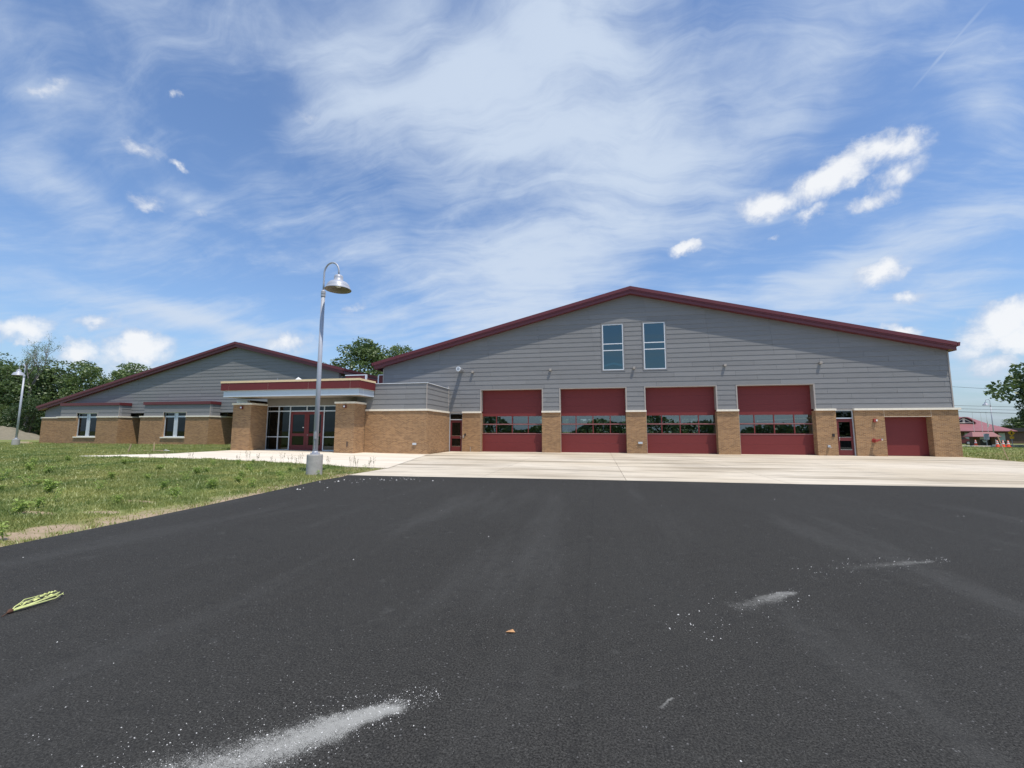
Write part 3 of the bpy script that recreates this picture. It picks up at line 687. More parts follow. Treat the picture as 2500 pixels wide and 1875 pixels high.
# main roof
def gable_roof(xr, zr, xl, xrt, yf, yb, wy, label):
    zl, zrt = zr-SL*(xr-xl), zr-SL*(xrt-xr)
    m = MB()
    m.hexa([(xl, yf+.02, zl-.14), (xr, yf+.02, zr-.14), (xr, yb, zr-.14), (xl, yb, zl-.14), (xl, yf+.02, zl), (xr, yf+.02, zr), (xr, yb, zr), (xl, yb, zl)])
    m.hexa([(xr, yf+.02, zr-.14), (xrt, yf+.02, zrt-.14), (xrt, yb, zrt-.14), (xr, yb, zr-.14), (xr, yf+.02, zr), (xrt, yf+.02, zrt), (xrt, yb, zrt), (xr, yb, zr)])
    rf = m.build('roof', M['maroon'], FS, label=label)
    n = int((xrt-xl)/.45); s = MB()
    for i in range(n+1):
        x = xl+.05+i*.45
        if x > xrt-.05: break
        z = zr-SL*abs(x-xr); s.hexa([(x-.012, yf+.1, z), (x+.012, yf+.1, z), (x+.012, yb, z), (x-.012, yb, z), (x-.012, yf+.1, z+.04), (x+.012, yf+.1, z+.04), (x+.012, yb, z+.04), (x-.012, yb, z+.04)])
    so_ = s.build('standing_seam', M['maroon'], rf); so_['kind'] = 'stuff'
    for (xa, xb, za, zb, side) in ((xl, xr, zl, zr, 'left'), (xr, xrt, zr, zrt, 'right')):
        nn = max(1, round(abs(xb-xa)/3.05)); dx = (xb-xa)/nn; dzz = (zb-za)/nn
        for i in range(nn):
            x0_, x1_ = xa+i*dx, xa+(i+1)*dx; z0_, z1_ = za+i*dzz, za+(i+1)*dzz; e = .0015
            f = MB()                                           # lower board, set back; upper drip edge, proud
            f.hexa([(x0_+e, yf+.07, z0_-FASC), (x1_-e, yf+.07, z1_-FASC), (x1_-e, yf+.12, z1_-FASC), (x0_+e, yf+.12, z0_-FASC), (x0_+e, yf+.07, z0_-.2), (x1_-e, yf+.07, z1_-.2), (x1_-e, yf+.12, z1_-.2), (x0_+e, yf+.12, z0_-.2)])
            f.hexa([(x0_+e, yf+.03, z0_-.27), (x1_-e, yf+.03, z1_-.27), (x1_-e, yf+.069, z1_-.27), (x0_+e, yf+.069, z0_-.27), (x0_+e, yf+.03, z0_-.19), (x1_-e, yf+.03, z1_-.19), (x1_-e, yf+.069, z1_-.19), (x0_+e, yf+.069, z0_-.19)])
            f.hexa([(x0_+e, yf-.01, z0_-.195), (x1_-e, yf-.01, z1_-.195), (x1_-e, yf+.019, z1_-.195), (x0_+e, yf+.019, z0_-.195), (x0_+e, yf-.01, z0_+.02), (x1_-e, yf-.01, z1_+.02), (x1_-e, yf+.019, z1_+.02), (x0_+e, yf+.019, z0_+.02)])
            f.build('fascia', M['maroon'], rf)
    # rake soffit and eave soffits
    m = MB()
    for (xa, xb, za, zb) in ((xl, xr, zl, zr), (xr, xrt, zr, zrt)):
        m.hexa([(xa, yf+.12, za-FASC+.02), (xb, yf+.12, zb-FASC+.02), (xb, wy, zb-FASC+.02), (xa, wy, za-FASC+.02), (xa, yf+.12, za-FASC+.04), (xb, yf+.12, zb-FASC+.04), (xb, wy, zb-FASC+.04), (xa, wy, za-FASC+.04)])
    m.build('soffit', M['maroon'], rf)
    for x, z, sg in ((xl, zl, -1), (xrt, zrt, 1)):
        q = MB(); q.box(x-sg*.02, x+sg*.03, yf+.12, yb, z-FASC, z-.02)
        q.hexa([(x+sg*.03, yf+.0, z-.22), (x+sg*.13, yf+.0, z-.22), (x+sg*.13, yb, z-.22), (x+sg*.03, yb, z-.22), (x+sg*.03, yf+.0, z-.0), (x+sg*.17, yf+.0, z-.0), (x+sg*.17, yb, z-.0), (x+sg*.03, yb, z-.0)] if sg > 0 else
               [(x-.13, yf+.0, z-.22), (x-.03, yf+.0, z-.22), (x-.03, yb, z-.22), (x-.13, yb, z-.22), (x-.17, yf+.0, z-.0), (x-.03, yf+.0, z-.0), (x-.03, yb, z-.0), (x-.17, yb, z-.0)])
        q.build('gutter', M['maroon'], rf)
gable_roof(RIDGE_X, RIDGE_Z, -16.05, 20.22, Y0-OV, 60, Y0+.06, 'wide low maroon roof over the garage wing')
MB().box(-15.4, 19.9, 59.6, 60, 3.6, 5.6).build('back_wall', M['hall'], FS)
m = MB()                                                       # back gable triangle
m.face([(XL, 59.99, 5.6), (XR, 59.99, 5.6), (XR, 59.99, 6.0), (RIDGE_X, 59.99, 10.6), (XL, 59.99, 6.0)]); m.build('back_gable', M['hall'], FS)
MB().box(-15.3, 19.8, Y0+.5, 60, -.06, -.003).build('hall_floor', M['hall_floor'], FS)
# back doors of the hall with window openings, daylight behind them
for i in range(5):
    MB().box(-15.3 if i == 0 else DX[i-1]+W, 19.8 if i == 4 else DX[i], 59.6, 60, 0, 3.6).build('back_pier', M['hall'], FS)
for i in range(4):
    x0 = DX[i]; m = MB(); z = 0
    for (a, b) in ((0, 1.15), (1.75, 2.5), (3.1, 3.6)): m.box(x0, x0+W, 59.7, 59.75, a, b)
    pw = W/4
    for (a, b) in ((1.15, 1.75), (2.5, 3.1)):
        for q in range(5): m.box(max(x0, x0+q*pw-.13), min(x0+W, x0+q*pw+.13), 59.7, 59.75, a, b)
    m.build('back_door', M['door_red'], FS)
# ---------------------------------------------------------------- entrance block, pillars, canopy
YE, XE1, XP = 25.03, -10.33, -14.50
brickbox(XP, XE1, YE, Y0+.3, -.3, ZB, name='brick_wall', label='brick wall of the entrance block')
course(XP+.02, XE1+.05, YE-.06, YE+.1); course_y(XE1-.1, XE1+.07, YE+.101, Y0-.03)
MB().box(XP-.02, XP-.0, YE-.03, YE-.002, .05, ZB).build('movement_joint', M['stone'], FS)
pw_ = MB().box(XP+.04, XE1-.07, YE+.06, Y0+.05, 2.79, 4.40).build('parapet_wall', M['hall'], FS)
pz = [2.79+.323*i for i in range(6)]
siding(pw_, lambda u, z, d: (u, YE+.05-d, z), pz, lambda z: XP+.04, lambda z: XE1-.055, [], blen=2.6)
siding(pw_, lambda u, z, d: (XE1-.06+d, u, z), pz, lambda z: YE+.06, lambda z: Y0+.02, [], blen=5)
MB().box(XE1-.075, XE1-.02, YE+.01, YE+.045, 2.79, 4.42).build('corner_trim', M['trim'], FS)
MB().box(XE1-.08, XE1-.015, Y0-.03, Y0+.03, 2.79, 4.6).build('corner_trim', M['trim'], FS)
MB().box(XP+.02, XE1-.0, YE-.01, YE+.2, 4.405, 4.44).build('parapet_cap', M['whitefr'], FS)
MB().box(XE1-.2, XE1-.0, YE+.2, Y0+.02, 4.405, 4.44).build('parapet_cap', M['whitefr'], FS)
YP = 23.78
for (a, b, lab) in ((-23.15, -21.80, 'left brick pillar of the entrance canopy'), (-15.78, XP, 'right brick pillar of the entrance canopy')):
    p = brickbox(a, b, YP, 25.16 if b > -20 else 25.2, -.2, 3.09, name='brick_pillar', label=lab)
    MB().box(a-.06, b+.06, YP-.06, 25.2, 3.09, 3.205).build('stone_cap', M['stone'], p)
    w = MB(); cx = (a+b)/2; w.box(cx-.09, cx+.09, YP-.12, YP, 2.82, 3.0); l = w.build('pillar_light', M['maroon_panel'], p)
    MB().box(cx-.055, cx+.055, YP-.128, YP-.12, 2.86, 2.96).build('lens', M['white'], l)
# canopy
CXL, CXR, CY = -23.60, -13.86, 23.16
cn = MB().box(CXL+.16, CXR-.1, CY+.12, 25.0, 3.565, 3.60).build('canopy', M['soffit'], FS, label='flat entrance canopy with maroon and pale blue grey bands')
MB().box(CXL+.05, XP-.3, 25.0, 33.8, 3.8, 4.4).build('canopy_roof', M['hall'], FS)
MB().box(CXL+.03, CXR-.03, CY+.03, 25.02, 3.95, 4.43).build('core', M['hall'], cn)
MB().box(CXL+.17, CXR-.11, CY+.12, 25.02, 3.60, 3.94).build('core', M['hall'], cn)
for a, b in zip([CXL, -23.0, -20.14, -17.31, -14.49], [-23.0, -20.14, -17.31, -14.49, CXR]):
    MB().box(a+.008, b-.008, CY, CY+.03, 3.965, 4.435).build('fascia_panel', M['maroon_panel'], cn)
for a, b in ((CY+.03, 23.79), (23.79, 25.02)): MB().box(CXR-.03, CXR, a+.008, b-.008, 3.965, 4.435).build('fascia_panel', M['maroon_panel'], cn)
for a, b in ((CY+.03, 25.02),): MB().box(CXL, CXL+.03, a+.008, b-.008, 3.965, 4.435).build('fascia_panel', M['maroon_panel'], cn)
MB().box(CXL+.012, CXR-.012, CY+.012, CY+.04, 3.95, 4.44).build('seam_backing', M['stone'], cn)
MB().box(CXR-.04, CXR-.012, CY+.04, 25.0, 3.95, 4.44).build('seam_backing', M['stone'], cn)
for a, b in ((CXL-.02, -18.7), (-18.7, CXR+.02)): MB().box(a, b, CY-.02, CY+.14, 4.44, 4.565).build('wood_coping', M['wood'], cn)
MB().box(CXR-.12, CXR+.02, CY+.14, 25.02, 4.44, 4.56).build('wood_coping', M['wood'], cn); MB().box(CXL-.02, CXL+.12, CY+.14, 25.02, 4.44, 4.56).build('wood_coping', M['wood'], cn)
MB().box(CXL+.15, CXR-.09, CY+.09, CY+.12, 3.56, 3.945).build('lower_band', M['greyband'], cn)
for a, b in ((CY+.12, 23.77), (23.77, 25.02)):
    MB().box(CXR-.12, CXR-.09, a+.01, b-.01, 3.56, 3.945).build('lower_band', M['greyband'], cn)
MB().box(CXR-.125, CXR-.085, 23.76, 23.78, 3.555, 3.95).build('joint_strip', M['whitefr'], cn); MB().box(CXR-.125, CXR-.085, 24.985, 25.02, 3.555, 3.95).build('joint_strip', M['whitefr'], cn)
MB().box(CXL+.12, CXL+.15, CY+.12, 25.0, 3.56, 3.945).build('lower_band', M['greyband'], cn)
MB().box(-21.8, -15.2, 25.12, 25.35, 3.09, 3.565).build('header_wall', M['siding_dark'], FS)
MB().box(-21.83, -21.6, 25.22, 33.8, 0, 3.8).build('entrance_side_wall', M['siding_dark'], FS)
MB().box(-15.75, XP+.05, 25.17, 33.8, 0, 3.9).build('entrance_side_wall', M['hall'], FS)
MB().box(-21.6, -15.7, 32.0, 32.2, 0, 3.8).build('lobby_wall', M['hall'], FS)
MB().box(-23.47, -22.66, 24.35, 24.55, 3.215, 3.44).build('metal_flashing', M['whitefr'], FS)
# storefront
m = MB(); y = 25.17; zb, zt = .14, 3.085; LV = [-21.80, -20.91, -20.045, -18.80, -17.52, -15.9]
m.box(LV[0], LV[5], y, y+.11, zt-.06, zt); m.box(LV[0], LV[5], y, y+.11, 2.69, 2.76)
for x in LV: m.box(x-.03 if x != LV[0] else x, x+.03, y-.003, y+.113, 2.76 if x == LV[3] else zb, zt-.06)
for a, b in ((LV[0], LV[2]), (LV[4], LV[5])): m.box(a, b, y-.001, y+.111, zb, zb+.06); m.box(a, b, y-.001, y+.111, 1.0, 1.055)
sf = m.build('storefront', M['alu'], FS, label='pale framed glass storefront around the double doors')
for a, b in zip(LV[:-1], LV[1:]):
    MB().box(a+.03, b-.03, y+.05, y+.058, 2.76, zt-.06).build('glass_pane', M['glass_dark'], sf)
    if a not in (LV[2], LV[3]):
        MB().box(a+.03, b-.03, y+.05, y+.058, .2, 1.0).build('glass_pane', M['glass_dark'], sf); MB().box(a+.03, b-.03, y+.05, y+.058, 1.055, 2.69).build('glass_pane', M['glass_dark'], sf)
for a, b, h in ((-20.0, -18.79, 1), (-18.78, -17.56, -1)):
    m = MB(); s = .17; m.box(a, a+s, y+.02, y+.065, .15, 2.685); m.box(b-s, b, y+.02, y+.065, .15, 2.685)
    for z0, z1 in ((.15, .50), (1.08, 1.26), (2.50, 2.685)): m.box(a+s, b-s, y+.02, y+.065, z0, z1)
    lf = m.build('entry_door_leaf', M['maroon_panel'], FS, bevel=.004, label='%s leaf of the maroon entrance double door' % ('left' if h == 1 else 'right'))
    for z0, z1 in ((.50, 1.08), (1.26, 2.50)): MB().box(a+s, b-s, y+.04, y+.048, z0, z1).build('glass_pane', M['glass_dark'], lf)
    if h == -1: MB().tube([(a+.09, y+.02, 1.16), (a+.09, y-.05, 1.16), (a+.2, y-.055, 1.16)], .018, 8).build('lever_handle', M['chrome'], lf, smooth=True)
    else: MB().box(b-.14-.16, b-.14-.05, y+.03, y+.039, 1.62, 1.67).build('decal', M['white'], lf)
# roof clutter on the canopy
th = thing('roof_debris', 'crumpled red and white membrane scraps lying on the canopy roof', 'scrap pile', (-19.3, 24.6, 4.57))
m = MB(); m.face([(-.6, -.2, 0), (.1, -.25, .02), (.15, .1, .16), (-.5, .15, .12)]); m.face([(-.5, .15, .12), (.15, .1, .16), (.2, .3, 0), (-.6, .3, 0)]); m.build('red_sheet', M['maroon'], th, local=True)
m = MB(); m.face([(-.1, -.1, .1), (.5, -.1, 0), (.12, .05, .36)]); m.face([(.12, .05, .36), (.5, -.1, 0), (.55, .2, .05)]); m.face([(-.25, -.28, .02), (.1, -.3, .0), (.2, -.1, .10), (-.1, -.1, .14)]); m.build('white_sheet', M['white'], th, local=True)
m = MB(); m.face([(.8, -.3, 0), (1.5, -.3, .05), (1.6, .1, .16), (1.0, .1, .1)]); m.face([(1.6, .1, .16), (1.5, -.3, .05), (1.75, -.2, 0)]); m.build('white_sheet', M['white'], th, local=True)
MB().box(-1.18, -1.14, -.3, -.26, 0, .26).build('post', M['galv'], th, local=True)
# roof screen walls between the wings
for x0, x1, yy, z0, z1 in ((-19.3, -17.62, 30.2, 4.3, 5.72), (-16.12, -15.5, 29.6, 4.3, 5.60)):
    m = MB(); m.box(x0, x1, yy, yy+.1, z0, z1); s = m.build('roof_screen', M['maroon_panel'], FS)
    MB().box(x0-.04, x1+.12, yy-.02, yy+.12, z1, z1+.07).build('screen_cap', M['whitefr'], s)
    MB().box(x1 if x0 < -18 else x0-.1, (x1+.12) if x0 < -18 else x0-.0, yy-.02, yy+.12, z0, z1).build('screen_post', M['whitefr'], s)
MB().box(-17.5, -17.4, 30.3, 36, 4.3, 5.5).build('roof_screen', M['maroon_panel'], FS)

# ---------------------------------------------------------------- left wing
YW, YA = 33.88, 32.78
WRX, WRZ = -32.90, 9.66
wl2 = lambda z: max(-55.45, WRX-(WRZ-.42-z)/SL) if z < WRZ-.42 else WRX
wr2 = lambda z: min(-22.30, WRX+(WRZ-.42-z)/SL) if z < WRZ-.42 else WRX
BAYS = [(-52.05, -44.59, -51.75, -44.62), (-42.03, -34.39, -41.70, -34.36)]
wz = zrows(3.13, WRZ-.44)
m = MB()
for z0, z1 in zip(wz[:-1], wz[1:]):
    for (p0, p1, q0, q1, a, b) in wall_cells(z0, z1, wl2, wr2, []):
        m.hexa([(p0, YW+.01, a), (p1, YW+.01, a), (p1, YW+.25, a), (p0, YW+.25, a), (q0, YW+.01, b), (q1, YW+.01, b), (q1, YW+.25, b), (q0, YW+.25, b)])
g2 = m.build('gable_wall', M['hall'], FS, label='gable wall of the lower left wing')
BH = 4.0
cut = [(b[2]+.02, b[3]-.02, 0, BH) for b in BAYS]
siding(g2, lambda u, z, d: (u, YW-d, z), wz, wl2, wr2, cut, blen=3.66, prefix=1)
m = MB(); m.box(-55.45, -53.0, YW, YW+.2, 2.79, 3.13); g3 = m.build('gable_wall', M['hall'], FS)
siding(g3, lambda u, z, d: (u, YW-d, z), [2.79, 3.13], lambda z: -55.45, lambda z: -51.8, [])
gable_roof(WRX, WRZ, -55.95, -21.70, YW-OV, 60, YW+.02, 'wide low maroon roof over the left wing')
MB().box(-55.5, -55.3, YW+.25, 60, 2.79, 3.7).build('side_wall', M['siding'], FS)
MB().box(-22.35, -22.15, YW+.25, 60, 4.2, 6.3).build('side_wall', M['siding'], FS)
brickbox(-55.75, -52.0, YW-.07, YW+.3, -.1, ZB); course(-55.8, -52.0, YW-.14, YW+.05); brickbox(-55.75, -55.4, YW+.3, 60, -.1, ZB)
MB().box(-55.4, -22.3, 59.7, 60, 0, 6).build('back_wall', M['hall'], FS)
# recess behind the bays, its shade painted into the dark back and soffit
for a, b in ((BAYS[0][1], BAYS[1][0]), (BAYS[1][1], -23.3)):
    brickbox(a-.02, b+.1, YW+2.0, YW+2.2, -.1, 3.2, name='recess_shade_back', m='recess'); MB().box(a-.1, b+.1, YW+.2, YW+3.0, 3.13, 3.2).build('recess_soffit', M['recess'], FS)
brickbox(-23.4, -23.2, 25.2, YW+3.1, -.1, 3.5)
for bi, (a, b, sa, sb) in enumerate(BAYS):
    lab = ('left', 'right')[bi]
    wc = -48.43 if bi == 0 else -38.18                         # window centre
    wa, wb = wc-1.25, wc+1.25; wz0, wz1 = .86, 3.12
    # brick front with the window opening
    bw = MB()
    bw.box(a, wa, YA, YA+.3, -.1, ZB); bw.box(wb, b, YA, YA+.3, -.1, ZB); bw.box(wa, wb, YA, YA+.3, -.1, wz0-.11)
    bw.build('brick_wall', M['brick'], FS, label='brick front of the %s window bay on the left wing' % lab)
    brickbox(b-.3, b, YA+.3, YW+3.0, -.1, ZB); brickbox(a, a+.3, YA+.3, YW+3.0, -.1, ZB)
    course(a-.05, wa+.0, YA-.09, YA+.1, h=.12); course(wb-.0, b+.05, YA-.09, YA+.1, h=.12); course_y(b-.1, b+.06, YA+.1, YW+2.9, h=.12); course_y(a-.06, a+.1, YA+.1, YW+(.0 if bi == 0 else 2.9), h=.12)
    sz = [2.795, 3.14, 3.49, 3.83]
    m = MB()
    for z0, z1 in zip(sz[:-1], sz[1:]):
        for (p0, p1, q0, q1, z_a, z_b) in wall_cells(z0, z1, lambda z: sa, lambda z: sb, [(wa, wb, 0, wz1)]): m.box(p0, p1, YA+.06, YA+.26, z_a, z_b)
    m.box(sb-.2, sb-.03, YA+.26, YW, 2.795, 3.83); m.box(sa+.03, sa+.2, YA+.26, YW, 2.795, 3.83)
    bwl = m.build('bay_wall', M['hall'], FS)
    siding(bwl, lambda u, z, d: (u, YA+.05-d, z), sz, lambda z: sa, lambda z: sb, [(wa-.02, wb+.02, 0, wz1+.02)], blen=3.0, prefix=bi)
    siding(bwl, lambda u, z, d: (sb-.02+d, u, z), sz, lambda z: YA+.06, lambda z: YW, [], blen=5)
    siding(bwl, lambda u, z, d: (sa+.02-d, u, z), sz, lambda z: YA+.06, lambda z: YW, [], blen=5)
    MB().box(sb-.045, sb+.012, YA+.015, YA+.07, 2.795, 3.83).build('corner_trim', M['trim'], FS)
    m = MB(); m.box(sa-.06, sb+.06, YA-.05, YW-.02, 3.83, 3.86); m.box(sa-.07, sb+.07, YA-.06, YA-.02, 3.84, 4.10); m.box(sb+.03, sb+.07, YA-.02, YW-.02, 3.84, 4.10); m.box(sa-.07, sa-.03, YA-.02, YW-.02, 3.84, 4.10); m.box(sa-.03, sb+.03, YA-.02, YW-.02, 4.0, 4.06)
    m.build('bay_cap', M['maroon'], FS)
    # window
    y = YA+.17; f = .06; m = MB()
    m.box(wa, wa+f, y, y+.1, wz0, wz1); m.box(wb-f, wb, y, y+.1, wz0, wz1); m.box(wa+f, wb-f, y, y+.1, wz1-f, wz1); m.box(wa+f, wb-f, y, y+.1, wz0, wz0+f)
    m.box(wc-.20, wc-.13, y, y+.1, wz0+f, wz1-f); m.box(wc+.13, wc+.20, y, y+.1, wz0+f, wz1-f); m.box(wc-.13, wc+.13, y+.03, y+.09, wz0+f, wz1-f)
    m.box(wa+f, wc-.20, y, y+.1, 2.66, 2.80); m.box(wc+.20, wb-f, y, y+.1, 2.66, 2.80)
    w = m.build('window', M['alu'], FS, label='double window with pale frame in the %s bay of the left wing' % lab)
    for x0, x1 in ((wa+f, wc-.20), (wc+.20, wb-f)):
        for z0, z1 in ((wz0+f, 2.66), (2.80, wz1-f)): MB().box(x0, x1, y+.05, y+.058, z0, z1).build('glass_pane', M['glass_dark'], w)
    for i in range(2): MB().box(wa-.08+i*(wb-wa+.16)/2+.002, wa-.08+(i+1)*(wb-wa+.16)/2-.002, YA-.1, YA+.2, wz0-.11, wz0).build('window_sill', M['stone'], w)
    m = MB(); m.box(wa-.05, wa, YA+.0, y+.1, ZB+.13, wz1+.04); m.box(wb, wb+.05, YA+.0, y+.1, ZB+.13, wz1+.04); m.box(wa, wb, YA+.01, y+.1, wz1+.002, wz1+.04); m.build('window_trim', M['trim'], w)
    MB().box(a+.3, b-.3, YA+2.2, YA+2.3, -.1, 3.8).build('inner_wall', M['hall'], FS)
    MB().box(a+.3, b-.3, YA+.3, YA+2.2, 3.25, 3.3).build('inner_ceiling', M['hall'], FS)

# ---------------------------------------------------------------- fixtures on the walls
def fixture(name, m, label=None): m_ = m[0].build(name, m[1], FS); 
for i, (x, z) in enumerate(((-8.60, 5.60), (-3.09, 5.60), (2.42, 5.58), (7.98, 5.60), (13.38, 5.60))):
    l = MB().box(x-.075, x+.075, Y0-.14, Y0+.04, z-.07, z+.06).build('wall_light', M['trim'], FS, bevel=.008)
    MB().box(x-.05, x+.05, Y0-.12, Y0-.0, z-.075, z-.07).build('lens', M['white'], l)
m = MB(); m.tube([(-9.44, Y0+.04, 5.73), (-9.44, Y0-.66, 5.73)], .145, 20); v = m.build('vent_pipe', M['galv'], FS, label='stubby round metal vent pipe sticking out of the siding', smooth=False)
m = MB(); m.tube([(-9.44, Y0-.66, 5.73), (-9.44, Y0-.73, 5.73)], .165, 20); m.build('pipe_cap', M['whitefr'], v)
m = MB(); m.tube([(-9.44, Y0-.73, 5.73), (-9.44, Y0-.737, 5.73)], .11, 20); m.build('pipe_grille', M['galv'], v)
def wallbox(name, x, z, w, h, d, m_, lab=None, y=YF):
    return MB().box(x-w/2, x+w/2, y-d, y, z-h/2, z+h/2).build(name, M[m_], FS, bevel=.006, label=lab)
wallbox('key_pad', -9.09, 1.18, .11, .15, .05, 'black', 'black key pad beside the left narrow door'); wallbox('key_pad', 13.77, 1.20, .12, .17, .05, 'black', 'black key pad beside the right narrow door')
wallbox('door_button', -9.22, 1.05, .08, .2, .03, 'trim')
wallbox('outlet_box', 2.68, .68, .27, .13, .07, 'alu', 'grey outlet box on the middle brick pier')
wallbox('outlet_box', -11.09, .63, .24, .13, .08, 'alu', 'grey outlet box on the entrance block wall', YE)
hb = wallbox('hose_bib', 13.47, .55, .12, .13, .1, 'alu', 'metal hose tap low on the brick'); MB().tube([(13.47, YF-.1, .53), (13.47, YF-.22, .53), (13.5, YF-.24, .47)], .02, 8).build('spout', M['galv'], hb)
hs = wallbox('fire_alarm', 15.98, 2.07, .15, .2, .10, 'firered', 'red alarm horn with white strobe'); MB().box(16.0, 16.07, YF-.13, YF-.10, 2.03, 2.13).build('strobe', M['white'], hs)
fd = MB(); fd.tube([(15.86, YF, .90), (15.86, YF-.28, .90)], .07, 14); fd.tube([(15.86, YF-.2, .90), (16.08, YF-.30, .96)], .05, 12); f_ = fd.build('fire_hose_inlet', M['firered'], FS, label='red fire hose inlet between door and alcove')
MB().tube([(16.08, YF-.30, .96), (16.14, YF-.33, .97)], .062, 14).build('inlet_cap', M['chrome'], f_)
MB().tube([(15.86, YF, .90), (15.86, YF-.03, .90)], .12, 18).build('wall_plate', M['firered'], f_)
wallbox('hydrant_plate', -14.9, .62, .10, .3, .03, 'brick_brown', None, YP+.0)
MB().tube([(-8.70, YF-.02, .0), (-8.70, YF-.02, .33)], .018, 8).build('stub_pipe', M['trim'], FS)
for x in (16.505, 18.865): MB().box(x-.005, x+.005, YF-.003, YF, ZB-.38, ZB).build('movement_joint', M['stone'], FS)

# ---------------------------------------------------------------- street lamps
def lamp(loc, rz, label, base_h=.65):
    t = thing('street_lamp', label, 'street lamp', loc, 'gooseneck lamps of the parking lot', rz)
    b = MB(); b.lathe([(0, -.35), (.245, -.35), (.245, base_h-.03), (.235, base_h), (0, base_h)], n=40); b.build('concrete_base', M['concrete_base'], t, True, smooth=False)
    z = base_h
    f = MB(); f.lathe([(0, z), (.15, z), (.15, z+.03), (0, z+.03)], n=24); f.lathe([(.10, z+.03), (.10, z+.07), (.075, z+.11), (.07, z+.11)], n=24)
    fl = f.build('base_flange', M['lampgrey'], t, True)
    for k in range(4):
        an = math.pi/4+k*math.pi/2; MB().tube([(.125*math.cos(an), .125*math.sin(an), z+.02), (.125*math.cos(an), .125*math.sin(an), z+.065)], .014, 6).build('anchor_bolt', M['galv'], fl, True)
    p = MB(); p.tube([(0, 0, z+.05), (0, 0, 3.2), (0, 0, 5.98)], [.078, .071, .062], 22); p.build('pole', M['lampgrey'], t, True, smooth=True)
    h = MB(); h.box(-.0, .065, -.11, -.04, z+.5, z+.72); h.tube([(.03, -.085, z+.5), (.03, -.085, z+.05)], .012, 8); h.build('hand_hole_cover', M['galv'], t, True, bevel=.005)
    c = MB(); c.lathe([(.062, 5.96), (.076, 5.97), (.076, 6.03), (.068, 6.035), (.068, 6.06), (.076, 6.065), (.076, 6.15), (.06, 6.17), (.035, 6.20)], n=22); c.build('collar', M['lampgrey'], t, True, smooth=False)
    pts = [(0, 0, 6.15), (0, 0, 6.45), (0, 0, 6.72)]; R_ = .30
    for k in range(1, 19):
        an = math.pi - math.pi*k/18; pts.append((R_+R_*math.cos(an), 0, 6.78+R_*1.18*math.sin(an)))
    pts.append((.60, 0, 6.66)); a = MB(); a.tube(pts, .030, 14); a.build('arm', M['lampgrey'], t, True, smooth=True)
    k = .60; s = MB()
    prof = [(.03, 6.69), (.06, 6.665), (.11, 6.655), (.135, 6.63), (.145, 6.56), (.15, 6.45), (.20, 6.435), (.28, 6.40), (.345, 6.33), (.375, 6.26), (.385, 6.20), (.40, 6.195), (.43, 6.15), (.425, 6.145)]
    s.lathe(prof, (k, 0, 0), 40); sh_ = s.build('lamp_shade', M['lampgrey'], t, True, smooth=True)
    i = MB(); i.lathe([(.425, 6.146), (.39, 6.19), (.365, 6.25), (.335, 6.315), (.27, 6.385), (.19, 6.42), (.14, 6.43), (.0, 6.44)], (k, 0, 0), 40); i.build('reflector', M['shadein'], sh_, True, smooth=True)
    g_ = MB(); g_.lathe([(.0, 6.23), (.08, 6.25), (.11, 6.32), (.10, 6.43)], (k, 0, 0), 20); g_.build('lamp_glass', M['white'], sh_, True, smooth=True)
    return t
lamp((-9.10, 12.70, .0), math.radians(-6), 'tall grey gooseneck lamp on a round concrete base at the lawn edge')
lamp((-48.75, 28.0, .04), math.radians(184), 'distant grey lamp at the left edge in front of the dark woods')
lamp((61.55, 82.0, -.5), math.radians(180), 'small far lamp standing before the red roofed building at the right')
